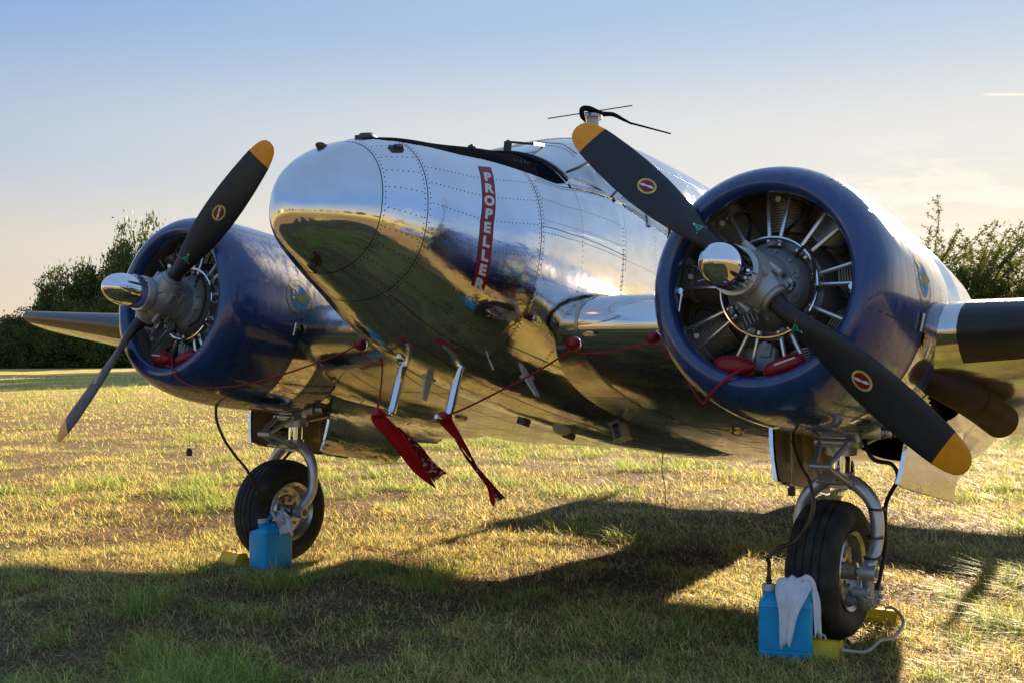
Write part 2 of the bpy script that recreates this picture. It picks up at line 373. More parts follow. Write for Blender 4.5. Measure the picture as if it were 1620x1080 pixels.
# rivets: thousands of low domes in one mesh
RV, RF = [], []
def rivet(x, a, r=.0040):
    p = fp(x, a); e = 1e-3
    tx = (fp(x+e, a)-fp(x-e, a)).normalized(); ta = (fp(x, a+e)-fp(x, a-e)).normalized(); n = ta.cross(tx).normalized()
    if n.y*p.y+n.z*(p.z-.25) < 0: n = -n
    b = len(RV)
    for k in range(6): RV.append(p+(tx*cos(k*pi/3)+ta*sin(k*pi/3))*r+n*(.0019 if x < -.37 else .0003))
    RV.append(p+n*(.0034 if x < -.37 else .0018))
    for k in range(6): RF.append((b+k, b+(k+1) % 6, b+6))
def rrow(x0, a0, x1, a1, step=.024):
    L = (fp(x0, rad(a0))-fp(x1, rad(a1))).length
    if abs(x0-x1) < .05:
        L = sum((fp(x0, rad(a0+(a1-a0)*i/12))-fp(x0, rad(a0+(a1-a0)*(i+1)/12))).length for i in range(12))
    n = max(2, int(L/step))
    for i in range(n+1): rivet(x0+(x1-x0)*i/n, rad(a0+(a1-a0)*i/n))
for x in (.607, .403, .373): rrow(x, -75, x, 82)
for x in (-.375, -.345): rrow(x, -70, x, 42)
for x in (-.72, -1.14, -1.16, -1.55, -1.9, -1.92, -2.4): rrow(x, -50, x, 16 if x < -1 else 38)
for a in (-62, -46, -30, -15, 0, 14, 28, 42, 58):
    rrow(.59, a, .42, a, .03)
for a in (-46, -31, -17, -4, 9, 22, 34):
    rrow(.355, a, -.33, a, .026)
for a in (-46, -30, -12, 6): rrow(-.39, a, -2.9, a-4, .027)
rrow(-.40, 36, -2.7, 11, .019); rrow(-.42, 39.5, -2.7, 15, .019); rrow(-.4, 24, -1.12, 17, .026); rrow(-.4, 12, -1.12, 9, .026)
rrow(.33, 60, -.55, 53, .025); rrow(.33, 62, -.6, 55, .03)
for a in (-62, -76, -90, -104, -118): rrow(.3, a, -3.6, a, .05)
for x in (-.5, -1.0, -1.6, -2.2, -2.9, -3.6): rrow(x, -125, x, -50, .045)
rrow(-1.75, 88, -4.2, 88, .03); rrow(-1.75, 70, -4.2, 70, .03); rrow(-1.75, 52, -4.2, 52, .03)
for x in (-1.9, -2.3, -2.7, -3.1, -3.5): rrow(x, 26, x, 100, .03)
rv = new("rivet_rows", RV, RF, RIVET, fus); tag(rv, kind="stuff")
# access panels as raised sheets
for c4 in ([(-.385, 33.5), (-1.12, 23.5), (-1.12, 8), (-.385, 10)], [(-.385, 5), (-1.12, 1), (-1.12, -28), (-.385, -28)], [(-1.18, 22), (-1.88, 14), (-1.88, -1), (-1.18, 1)]):
    P_ = patch(c4, .0016, 14, 10); g = G(); g.grid(P_); Q_ = patch(c4, .0001, 14, 10)
    rim = lambda M: [M[i][0] for i in range(len(M))]+[M[-1][j] for j in range(1, len(M[0]))]+[M[i][-1] for i in range(len(M)-2, -1, -1)]+[M[0][j] for j in range(len(M[0])-2, 0, -1)]
    a_, b_ = rim(P_), rim(Q_); g.grid([a_, b_], cv=True); g.make("access_panel", ALU_PANEL, fus, auto=30)
# anti-glare panel
rows = []
for i in range(41):
    x = .50-(.50+.625)*i/40; lo = float(np.interp(-x, [-.505, -.45, -.33, -.09, .115, .307, .53, .625], [80, 70, 62, 57, 52.5, 45, 38.5, 37.5]))
    rows.append([fp(x-(.055*(k/16-.5)**2*4 if i == 40 else 0), rad(lo+(180-2*lo)*k/16), .0022) for k in range(17)])
g = G(); g.grid(rows); g.make("antiglare_panel", BLACKP, fus, auto=60)
# windshield and cockpit windows
def pane(name, poly, m, off=.004, nu=10, nv=8, depth=.012):
    g = G(); P_ = patch(poly, off, nu, nv); g.grid(P_); Q_ = patch(poly, off-depth, nu, nv); a_, b_ = rim(P_), rim(Q_); g.grid([a_, b_], cv=True)
    return g.make(name, m, fus, auto=30)
def frame(name, paths, w, m, off=.009, parent=None):
    g = G()
    for pth in paths:
        pts = [fp(x, rad(a), off) for x, a in pth]; P_ = []
        for i, p in enumerate(pts):
            t = (pts[min(i+1, len(pts)-1)]-pts[max(i-1, 0)]).normalized(); x, a = pth[i]
            n = (fp(x, rad(a), .01)-fp(x, rad(a), 0)).normalized(); s = t.cross(n).normalized()*(w/2)
            P_.append([p-s-n*.012, p-s, p+s, p+s-n*.012])
        g.grid(P_)
    return g.make(name, m, parent or fus, auto=30)
def seg(p, q, n=12): return [(p[0]+(q[0]-p[0])*i/n, p[1]+(q[1]-p[1])*i/n) for i in range(n+1)]
MIR = lambda pts: [(x, 180-a) for x, a in pts]
AJ = lambda q: [(x, a-4.5*min(1, max(0, (78-a)/25))) for x, a in q]
for sd in (0, 1):
    k = (lambda q: MIR(AJ(q))) if sd else AJ
    pane("windshield_pane", k([(-.64, 88.5), (-1.40, 88.5), (-1.60, 66), (-.74, 49)]), FROST, nu=16, nv=12)
    pane("cockpit_side_window", k([(-1.03, 53), (-1.62, 62), (-1.40, 36), (-1.10, 34)]), FROST)
    pane("cockpit_side_window", k([(-1.46, 35), (-1.50, 48), (-1.86, 47), (-1.84, 23.5)]) if 0 else k([(-1.17, 33.5), (-1.43, 42), (-1.46, 25.5), (-1.22, 30)]), GLASS)
    pane("cockpit_side_window", k([(-1.50, 44), (-1.72, 44), (-1.72, 22.5), (-1.50, 24.5)]), FROST)
    for x0 in (-1.80, -2.6, -3.4):
        pane("cabin_window", k([(x0, 40), (x0-.42, 40), (x0-.42, 17), (x0, 20)]), GLASS)
        frame("window_frame", [k(seg((x0+.012, 42), (x0-.432, 42))), k(seg((x0-.432, 42), (x0-.432, 16))), k(seg((x0-.432, 16), (x0+.012, 19))), k(seg((x0+.012, 19), (x0+.012, 42)))], .022, ALU_BRUSH)
    frame("windshield_post", [k(seg((-.70, 45.5), (-1.66, 63))), ], .045, ALU_BRUSH)
    frame("windshield_seal", [k(seg((-.745, 49.5), (-1.60, 66.5)))], .008, SEAM, .012); frame("windshield_seal", [k([(-.628-.09*(abs(90-a)/46)**1.7, a) for a in lin(90, 45, 16)])], .008, SEAM, .012)
    frame("window_post", [k(seg((-1.10, 33), (-1.48, 47))), k(seg((-1.48, 24), (-1.48, 46))), k(seg((-1.76, 22), (-1.76, 46)))], .035, ALU_BRUSH, .011)
    frame("window_seal", [k(seg((-1.075, 34), (-1.40, 46)))], .010, SEAM, .0135); frame("window_seal", [k(seg((-1.745, 22), (-1.745, 46)))], .010, SEAM, .0135)
    frame("window_sill", [k(seg((-.70, 40), (-2.3, 16), 24))], .03, ALU_BRUSH, .006)
    pane("riveted_gusset", k([(-.74, 46.5), (-.98, 52), (-1.10, 33.5), (-1.02, 36)]), ALU_BRUSH, .010)
frame("windshield_centre_post", [seg((-.64, 90), (-1.42, 90))], .05, ALU_BRUSH, .012)
frame("windshield_top_frame", [[(-1.40-.20*(abs(90-a)/24)**1.5, a) for a in lin(115, 65, 20)]], .05, ALU_BRUSH, .010)
# thin wire over the port pane
g = G(); g.tube([fp(-.98, rad(82), .016), fp(-1.04, rad(70), .017), fp(-1.0, rad(58), .016)], .0028, 6); g.make("wiper_arm", DARKST, fus)
# wiper pair at the base of the windshield
for sgn in (1, -1):
    b0 = fp(-.66, rad(90-9*sgn), .0); g = G(); g.tube([b0, b0+Vector((.0, 0, .07))], .010, 8); g.tube([b0+Vector((0, 0, .06)), b0+Vector((-.17, .10*sgn, .085))], .007, 8)
    g.box(b0+Vector((-.17, .10*sgn, .085)), (.10, .006, .010), Matrix.Rotation(.25*sgn, 3, 'Z') @ Matrix.Rotation(.25, 3, 'Y')); g.box(b0+Vector((0, 0, .03)), (.02, .014, .03))
    g.make("windshield_wiper", HOSE, fus, auto=30)
# PROPELLER warning stripe, port and starboard
for sd in (0, 1):
    k = (lambda a: 180-a) if sd else (lambda a: a)
    xcen = lambda a: float(np.interp(a, [-25, -21.5, -3, 7, 16, 27, 43.2, 45], [.0, .002, .020, .018, .0, -.020, -.065, -.07]))
    rows = []
    for i in range(41):
        a = 44-(44+24.5)*i/40; x0 = xcen(a)+.044; rows.append([fp(x0-.088*j/3, rad(k(a)), .0022) for j in range(4)])
    g = G(); g.grid(rows); st = g.make("warning_stripe", REDS, fus, auto=80)
    aa = np.radians(np.linspace(44, -24.5, 200)); pp = [fp(-.02, t) for t in aa]; cum = np.concatenate([[0], np.cumsum([(pp[i+1]-pp[i]).length for i in range(199)])]); tot = cum[-1]
    g = G(); n = 9; pitch = tot/9.35
    for i, ch in enumerate("PROPELLER"):
        V, F = text_mesh(ch, .055); h = pitch*.70; w = (V[:, 0].max()-V[:, 0].min()); sx = min(h*1.2, .070/w)
        sc_ = (i+.5)*pitch+tot*.018; out = []
        for vx, vy in V:
            s = sc_-(vy-.5)*h; a = np.interp(s, cum, aa); xc = xcen(math.degrees(a))
            xx = xc-vx*sx*(1 if not sd else -1); out.append(fp(xx, k(math.degrees(a))*pi/180, .0042))
        g.add(out, F)
    o = g.make("stripe_lettering", WHITES, st if 0 else fus, smooth=False)
# small fittings on the nose
def fit_obj(name, x, a, fn, m, par=None):
    o_ = fp(x, rad(a)); n = (fp(x, rad(a), .01)-o_).normalized(); t = Vector((-1, 0, 0)); t = (t-n*t.dot(n)).normalized(); s = n.cross(t)
    R = Matrix((t, s, n)).transposed(); g = G(); fn(g, R, o_); return g.make(name, m, par or fus, auto=35)
fit_obj("nose_latch", .475, 52, lambda g, R, o: (g.box(o+R@Vector((0, 0, .004)), (.035, .022, .006), R), g.box(o+R@Vector((.01, 0, .014)), (.022, .012, .008), R)), DARKST)
fit_obj("nose_vent", .46, 86, lambda g, R, o: (g.tube([o+R@Vector((-.055, 0, .0)), o+R@Vector((-.03, 0, .010)), o+R@Vector((.04, 0, .010)), o+R@Vector((.08, 0, .0))], [.010, .018, .018, .008], 10), g.tube([o+R@Vector((-.04, .03, -.005)), o+R@Vector((-.04, .03, .012)), o+R@Vector((.0, .03, .014))], .007, 8)), DARKST)
fit_obj("nose_light", .70, 93, lambda g, R, o: (g.sphere(o, .028, 8, (1.5, .9, .7)),), DARKST)
fit_obj("outside_air_probe", .72, -84, lambda g, R, o: (g.tube([o, o+R@Vector((.0, 0, .045))], .008, 8), g.tube([o+R@Vector((-.03, 0, .045)), o+R@Vector((.03, 0, .045))], .012, 8), g.box(o+R@Vector((.0, 0, .006)), (.03, .018, .006), R)), DARKST)
# belly fittings
def blade_ant(x, a):
    def fn(g, R, o):
        g.box(o+R@Vector((0, 0, .004)), (.045, .020, .004), R)
        for z0, z1, w0, w1 in ((.0, .12, .034, .018),):
            pr = [(-w0, 0), (w0, 0), (w1+.025, z1), (-w1+.025, z1)]
            g.prism([o+R@Vector((p[0], -.006, p[1]+.005)) for p in pr], R@Vector((0, .012, 0)))
    return fit_obj("blade_antenna", x, a, fn, WHITEP)
blade_ant(-.40, -97); blade_ant(-.71, -58)
fit_obj("belly_beacon", -.12, -96, lambda g, R, o: g.sphere(o, .03, 8, (1.2, .8, .8)), CHROME)
fit_obj("drain_pin", -.36, -58, lambda g, R, o: g.tube([o, o+R@Vector((.01, 0, .07))], .005, 8), WHITEP)
fit_obj("marker_antenna", -1.72, -90, lambda g, R, o: g.sphere(o, .07, 10, (1.3, .7, .55)), WHITEP)
fit_obj("belly_light", -1.55, -104, lambda g, R, o: g.tube([o, o+R@Vector((0, 0, .035))], .045, 14), DARKST)
fit_obj("belly_light", -2.1, -103, lambda g, R, o: g.tube([o, o+R@Vector((0, 0, .035))], .045, 14), DARKST)
fit_obj("belly_vent", -2.03, -70, lambda g, R, o: (g.box(o+R@Vector((0, .035, .03)), (.045, .004, .03), R), g.box(o+R@Vector((0, -.035, .03)), (.045, .004, .03), R), g.box(o+R@Vector((0, 0, .062)), (.05, .05, .004), R), g.box(o+R@Vector((.045, 0, .03)), (.004, .035, .03), R)), WHITEP)
fit_obj("belly_vent", -2.6, -58, lambda g, R, o: (g.box(o+R@Vector((0, 0, .015)), (.075, .03, .015), R)), WHITEP)
fit_obj("trailing_wire", -3.0, -84, lambda g, R, o: g.tube(crv([o, o+Vector((0, .0, -.12)), o+Vector((-.03, .02, -.26)), o+Vector((.0, .05, -.42))], 5), .0035, 6), DARKST)
# pitot masts (both the same, one each side of the keel)
for sgn in (-1, 1):
    y = .2*sgn; g = G(); pth = crv([(-.33, y, -.22), (-.34, y, -.30), (-.29, y, -.42), (-.25, y, -.60), (-.235, y, -.645)], 6)
    g.tube(pth, [.024]*len(pth), 14); m_ = P1(g.make("pitot_mast", CHROME, auto=50))
    g = G(); g.tube(crv([(-.235, y, -.63), (-.225, y, -.66), (-.19, y, -.668), (-.13, y, -.662)], 5), .013, 10); g.make("pitot_head", CHROME, m_)
    g = G(); g.revolve([(-.36, .026), (-.36, .030), (-.345, .030), (-.345, .026)], 'z', (-.318, y, 0), 14); g.make("mast_collar", ALU_BRUSH, m_)
# roof aerial
g = G(); g.tube([(-1.80, 0, 1.24), (-1.80, 0, 1.53)], [.050, .040], 14); ra = P1(g.make("roof_aerial", WHITEP))
g = G()
arm = crv([(-1.74, -.02, 1.475), (-1.66, 0, 1.49), (-1.66, 0, 1.535), (-1.75, 0, 1.565), (-1.90, 0, 1.58), (-2.06, 0, 1.625), (-2.20, 0, 1.635), (-2.33, 0, 1.642)], 6)
g.tube(arm, [float(np.interp(i/(len(arm)-1), [0, .12, .35, .55, .8, 1], [.006, .016, .020, .019, .013, .007])) for i in range(len(arm))], 10); g.make("aerial_loop", AERIAL, ra)
for tip in ((-2.93, 0, 1.752),): g = G(); g.tube([(-2.30, 0, 1.640), tip], [.008, .006], 8); g.make("aerial_whisker", AERIAL, ra)
g = G(); g.tube([(-1.66, -.27, 1.50), (-1.78, 0, 1.555), (-1.90, .24, 1.61)], .0040, 8); g.make("aerial_whisker", AERIAL, ra)
g = G(); g.revolve([(1.515, .02), (1.515, .062), (1.535, .062), (1.535, .02)], 'z', (-1.80, 0, 0), 16); g.make("aerial_ring", ALU_BRUSH, ra)

# ------------------------------------------------------------------ wings
def foil(n=20, t=.16, blunt=1.0):
    xs = [(1-cos(pi*i/n))/2 for i in range(n+1)]
    th = lambda x: t*5*(.2969*math.sqrt(x)*blunt-.126*x-.3516*x*x+.2843*x**3-.1030*x**4)
    up = [(x, th(x)*.95+.04*x*(1-x)*4*.5) for x in xs]; lo = [(x, -th(x)*1.05+.04*x*(1-x)*4*.5) for x in xs]
    return up[::-1]+lo[1:]            # trailing edge over the top to the leading edge, and back under
def wing(stn, name, m, i0=0, i1=None):
    """stn [(y, x_le, z_le, chord, thickness, drop at trailing edge)]"""
    P_ = []
    for y, xl, zl, c, t, d in stn:
        P_.append([Vector((xl-u*c, y, zl+w*c-d*u)) for u, w in foil(20, t, 1.1)][i0:i1])
    g = G(); g.grid(P_); return g, P_
cs = [(y, -.655, -.075, 3.12, .165, .42) for y in lin(-1.72, 1.72, 12)]
g, _ = wing(cs, "centre_wing", ALU_WING); cw = P1(g.make("centre_wing", ALU_WING, auto=60))
# polished nose sleeve of the centre wing, each side, standing proud with its end band
for sgn in (1,):
    st_ = [(y*sgn, -.640, -.072, 3.15, .169, .42) for y in lin(.70, 1.5, 6)]
    g, _ = wing(st_, "", None, 13, 28); g.make("wing_nose_sleeve", ALU_NOSE, cw, auto=60)
    st_ = [(y*sgn, -.637, -.072, 3.15, .1705, .42) for y in lin(.690, .712, 1)]
    g, _ = wing(st_, "", None, 12, 30); g.make("sleeve_band", ALU_BRUSH, cw, auto=60)
g = G()
for xx in (-1.3, -2.0, -2.7, -3.1):
    for sgn in (1, -1):
        u = (-.655-xx)/3.12; f_ = foil(20, .165, 1.1); lo = [(a, b) for a, b in f_[20:]]; zz = np.interp(u, [a for a, b in lo], [b for a, b in lo])*3.12-.075-.42*u
        g.add([(xx, .3*sgn, zz-.0015), (xx-.006, .3*sgn, zz-.0015), (xx-.006, 1.5*sgn, zz-.0015), (xx, 1.5*sgn, zz-.0015)], [(0, 1, 2, 3)])
for sgn in (1, -1):
    for yy in (.75, 1.2):
        pts = []
        for i in range(30):
            u = .08+.85*i/29; zz = np.interp(u, [a for a, b in lo], [b for a, b in lo])*3.12-.075-.42*u; pts.append([Vector((-.655-u*3.12, yy*sgn, zz-.0015)), Vector((-.655-u*3.12, yy*sgn+.005, zz-.0015))])
        g.grid(pts)
g.make("wing_panel_seams", SEAM, cw, smooth=False)
for (x, y, lx) in ((-1.05, 1.05, .16), (-1.35, 1.25, .05)):
    g = G(); u = (-.655-x)/3.12; zz = np.interp(u, [a for a, b in lo], [b for a, b in lo])*3.12-.075-.42*u
    g.box((x, y, zz-.004), (.006, lx*.8, .003)); g.make("tie_strip", WHITEP, cw)
for (x, y) in ((-2.2, 1.0), (-2.55, 1.25), (-2.1, -1.1)):
    u = (-.655-x)/3.12; zz = np.interp(u, [a for a, b in lo], [b for a, b in lo])*3.12-.075-.42*u
    g = G(); g.sphere((x, y, zz), .06, 8, (1.1, .7, .5)); g.make("drain_fairing", ALU_BRUSH, cw)
for sgn in (1, -1):
    ys = [2.35, 2.62, 3.2, 4.0, 4.8, 5.6, 6.3, 6.8, 7.08, 7.2, 7.255]
    st_ = []
    for y in ys:
        k = (y-2.6)/(7.25-2.6); xl = -.93-1.45*k; c = 2.70-1.50*k; t = .155-.04*k; zl = -.075+.46*k; dr = .20-.10*k
        if y > 6.8:
            e = math.sqrt(max(0, 1-((y-6.8)/.46)**2)); xm = xl-c*.42; xl = xm+c*.42*e; c *= e; t *= (.4+.6*e)
        st_.append((y*sgn, xl, zl, max(c, .02), t, dr))
    g, P_ = wing(st_, "", None); ow = P1(g.make("outer_wing", ALU_WING, auto=60))
    b_ = [(y, xl+.008, zl+.001, c+.016, t*1.03, d) for (y, xl, zl, c, t, d) in st_[1:9]]
    b_[0] = (2.64*sgn,)+b_[0][1:]
    g, _ = wing(b_, "", None, 14, 24); g.make("deicing_boot", BOOT, ow, auto=60)
    g = G()
    f_ = foil(20, .15, 1.1)[20:]
    for y0 in lin(3.3, 6.9, 6):
        k = (y0-2.6)/(7.25-2.6); xl = -.93-1.45*k; c = 2.70-1.50*k; t = .155-.04*k; zl = -.075+.46*k; dr = .20-.10*k; fl = foil(20, t, 1.1)[20:]
        g.grid([[Vector((xl-u*c, y0*sgn, zl+w*c-dr*u-.0015)), Vector((xl-u*c, (y0+.006)*sgn, zl+w*c-dr*u-.0015))] for u, w in fl[4:-1]])
    for uu in (.3, .72):
        L_ = []
        for y0 in lin(2.8, 7.0, 14):
            k = (y0-2.6)/(7.25-2.6); xl = -.93-1.45*k; c = 2.70-1.50*k; t = .155-.04*k; zl = -.075+.46*k; dr = .20-.10*k; fl = foil(20, t, 1.1)[20:]
            w = np.interp(uu, [a for a, b in fl], [b for a, b in fl]); L_.append([Vector((xl-uu*c, y0*sgn, zl+w*c-dr*uu-.0015)), Vector((xl-uu*c-.006, y0*sgn, zl+w*c-dr*uu-.0015))])
        g.grid(L_)
    g.make("wing_panel_seams", SEAM, ow, smooth=False)
    # landing light fairing / tie-down ring under the outer wing
    g = G(); g.tube([(-2.6, 5.4*sgn, .12), (-2.6, 5.4*sgn, .05)], .012, 8); g.box((-2.6, 5.4*sgn, .05), (.05, .012, .012)); g.make("tie_down_ring", DARKST, ow)
# tail, far behind: stabiliser with twin fins
g = G()
st_ = [(y, -7.45-.1*abs(y)/2.1, .62, 1.45-.30*abs(y)/2.1, .09, .0) for y in lin(-2.1, 2.1, 10)]
g, _ = wing(st_, "", None); tl = P1(g.make("tailplane", ALU_WING, auto=60))
for sgn in (1, -1):
    g = G(); P_ = []
    for z in lin(.08, 1.12, 12):
        e = math.sqrt(max(.02, 1-((z-.60)/.55)**2)); P_.append([Vector((-7.75+.45*e-u*1.15*e, 1.9*sgn+w*.9*e, z)) for u, w in foil(8, .09)])
    g.grid(P_); g.make("tail_fin", ALU_WING, tl, auto=60)
g = G(); tw = W2A((-7.1, .0, .16)); g.revolve([(-.06, .08), (-.05, .15), (.05, .15), (.06, .08)], 'y', tw, 20); twh = P1(g.make("tail_wheel", TIRE))
g = G(); g.tube([tw+Vector((0, 0, .02)), tw+Vector((.12, 0, .35))], .03, 10); g.make("tail_strut", SILVER, twh)

# ------------------------------------------------------------------ cowlings, nacelles, engines, propellers
CP = [(-.50, .535), (-.34, .50), (-.22, .452), (-.155, .427), (-.118, .425), (-.092, .437), (-.080, .458), (-.082, .482), (-.10, .512), (-.14, .541), (-.20, .563), (-.28, .576), (-.38, .583), (-.55, .588), (-.75, .589), (-.95, .584), (-1.12, .574), (-1.24, .562)]
def cowl_r(x): return np.interp(-x, [-a for a, r in CP[6:]], [r for a, r in CP[6:]])
def cp(y0, x, ph, off=0., sgn=1):
    """point on the cowl outside; ph measured from outboard port direction"""
    r = cowl_r(x)+off; b = max(0, -sin(ph))**2*.035*min(1, max(0, (-x-.1)/.35)); r += b
    return Vector((x, y0+r*cos(ph), r*sin(ph)))
def cowl_mesh(y0, n=96):
    P_ = []
    for i, (x, r) in enumerate(CP):
        row = []
        for k in range(n):
            ph = 2*pi*k/n; b = max(0, -sin(ph))**2*.035*min(1, max(0, (-x-.1)/.35)) if i > 5 else 0
            row.append(Vector((x, y0+(r+b)*cos(ph), (r+b)*sin(ph))))
        P_.append(row)
    g = G(); g.grid(P_, cv=True); return g
NS = [(-1.235, .556, .550, -.585), (-1.40, .580, .545, -.60), (-1.8, .575, .52, -.62), (-2.3, .50, .47, -.64), (-2.9, .455, .40, -.63), (-3.4, .38, .30, -.59), (-3.75, .28, .18, -.52), (-4.0, .19, .05, -.44), (-4.2, .10, -.06, -.36), (-4.3, .01, -.16, -.26)]
def nac(x, ph, y0, off=0):
    xs = [-s[0] for s in NS]; hw = np.interp(-x, xs, [s[1] for s in NS])+off; zt = np.interp(-x, xs, [s[2] for s in NS])+off; zb = np.interp(-x, xs, [s[3] for s in NS])-off
    zm = (zt+zb)/2; hh = (zt-zb)/2; c, s = cos(ph), sin(ph); e = 2/2.15
    return Vector((x, y0+hw*math.copysign(abs(c)**e, c), zm+hh*math.copysign(abs(s)**e, s)))
def nacelle(y0, parent=None):
    N = 180; xs = lin(-1.235, -2.6, 90)+lin(-2.64, -4.3, 30); V, F = [], []
    for x in xs:
        for k in range(N): V.append(nac(x, 2*pi*k/N-pi/2, y0))
    out = 1 if y0 > 0 else -1
    for i in range(len(xs)-1):
        for k in range(N):
            k2 = (k+1) % N; ph = math.degrees(2*pi*(k+.5)/N)-90; ph = (ph+180) % 360-180; xm = (xs[i]+xs[i+1])/2
            dphi = abs(((ph+90)+180) % 360-180)
            if dphi < 36 and -2.42 < xm < -1.30: continue       # wheel well opening
            po = ph if out > 0 else 180-ph; po = (po+180) % 360-180
            if -.5 < ((po+27)/17) < .5 and 0: continue
            ex, ey = (xm+1.52)/.30, (po+31)/(15-5*(xm+1.52)/.30)
            if ex*ex+ey*ey < 1: continue                        # exhaust opening
            F.append((i*N+k, i*N+k2, (i+1)*N+k2, (i+1)*N+k))
    me = G(); me.v = [tuple(v) for v in V]; me.f = F
    o = P1(me.make("nacelle", ALU, auto=60))
    g = G(); P_ = []                                            # dark lining inside
    for x in (-1.26, -1.28, -2.5, -2.52):
        r = .001 if x in (-1.26, -2.52) else -.05
        P_.append([nac(x, 2*pi*k/40, y0, r if r < 0 else -.30) for k in range(40)])
    g.box((-1.9, y0, -.10), (.62, .40, .02)); g.box((-1.28, y0, -.32), (.01, .30, .20)); g.box((-2.46, y0, -.28), (.01, .28, .16))
    for s in (1, -1): g.box((-1.88, y0+s*.345, -.27), (.58, .01, .17))
    g.make("wheel_well", INNER, o, smooth=False)
    # exhaust stack
    a = Vector((-1.13, y0+out*.34, -.20)); b = Vector((-1.28, y0+out*.555, -.315)); c = Vector((-1.52, y0+out*.64, -.375)); d = Vector((-1.78, y0+out*.695, -.435))
    pt = crv([a, b, c, d], 6); rr = [.094]*len(pt); pt2 = pt[::-1]
    g = G(); g.tube(pt, rr, 20, caps=False); g.tube([p for p in pt2[:8]], [.084]*8, 20, caps=False)
    n_ = 20; e0 = (len(pt)-1)*n_; e1 = len(pt)*n_
    for k in range(n_): g.f.append((e0+k, e0+(k+1) % n_, e1+(k+1) % n_, e1+k))
    g.make("exhaust_stack", EXH, o, auto=50)
    g = G(); g.tube([a.lerp(b, .2), a.lerp(b, .3)], .10, 20); g.tube([c.lerp(d, -.3), c.lerp(d, -.25)], .0965, 20, caps=False); g.make("exhaust_clamp", EXH, o)
    g = G(); P_ = [[Vector((-1.1-.85*i/6, y0+out*(.30+.0*i), -.1-.07*j)) for j in range(6)] for i in range(7)]; g.grid(P_); g.make("exhaust_shroud", INNER, o)
    g = G()
    for x in (-1.55, -2.4, -3.1):
        g.grid([[nac(x, rad(t), y0, .0012), nac(x-.004, rad(t), y0, .0012)] for t in lin(-50, 230, 60)])
    g.make("nacelle_seams", SEAM, o)
    for x, b in ((-1.02, 1),): pass
    # gear doors
    for s, xs0 in ((1, -1.25), (-1, -1.25)):
        yd = y0+s*.37
        if s*out < 0:      # inboard door: longer, with a step cut out of its rear lower corner
            out_line = [(-1.26, -.52), (-1.29, -.84), (-1.31, -.855), (-2.04, -.885), (-2.07, -.875), (-2.13, -.78), (-2.18, -.705), (-2.52, -.69), (-2.55, -.66), (-2.55, -.50)]
        else:
            out_line = [(-1.22, -.52), (-1.29, -.82), (-1.31, -.835), (-2.26, -.86), (-2.29, -.84), (-2.29, -.50)]
        n = len(out_line); V = []
        curve = lambda z: -s*.05*((z+.5)/.36)**2
        # build as grid columns between top edge and outline
        xsd = sorted({x for x, z in out_line}, reverse=True); xsd = [xsd[0]+(xsd[-1]-xsd[0])*i/24 for i in range(25)]
        lowx = [x for x, z in out_line if z < -.53 or True]; low = [(x, z) for x, z in out_line[1:-1]]
        rowsO, rowsI = [], []
        for x in xsd:
            zl = np.interp(-x, [-q[0] for q in low], [q[1] for q in low]); rowsO.append([Vector((x, yd+curve(-.42+(zl+.42)*j/8)*1.0+s*.012, -.42+(zl+.42)*j/8)) for j in range(9)])
            rowsI.append([v+Vector((0, -s*.022, 0)) for v in rowsO[-1]])
        g = G(); g.grid(rowsO); g.grid(rowsI); a_, b_ = rim(rowsO), rim(rowsI); g.grid([a_, b_], cv=True)
        dr = g.make("gear_door", ALU, o, auto=35)
        # stiffened inner face of the door
        bead = lambda x, z: .016*max(0, 1-(abs(((x+1.36) % .21)-.105)/.052)**4)*max(0, 1-(abs(z+.66)/.10)**6) if -2.1 < x < -1.34 else 0
        rI = []
        for i in range(73):
            x = xsd[0]+(xsd[-1]-xsd[0])*(i+1)/75; zl = np.interp(-x, [-q[0] for q in low], [q[1] for q in low]); rI.append([])
            for j in range(1, 32): z = -.42+(zl+.42)*j/32; rI[-1].append(Vector((x, yd+curve(z)+s*.012-s*.027-s*bead(x, z), z)))
        g = G(); g.grid(rI)
        g.make("door_inner_skin", DOORIN, o, auto=30)
    return o
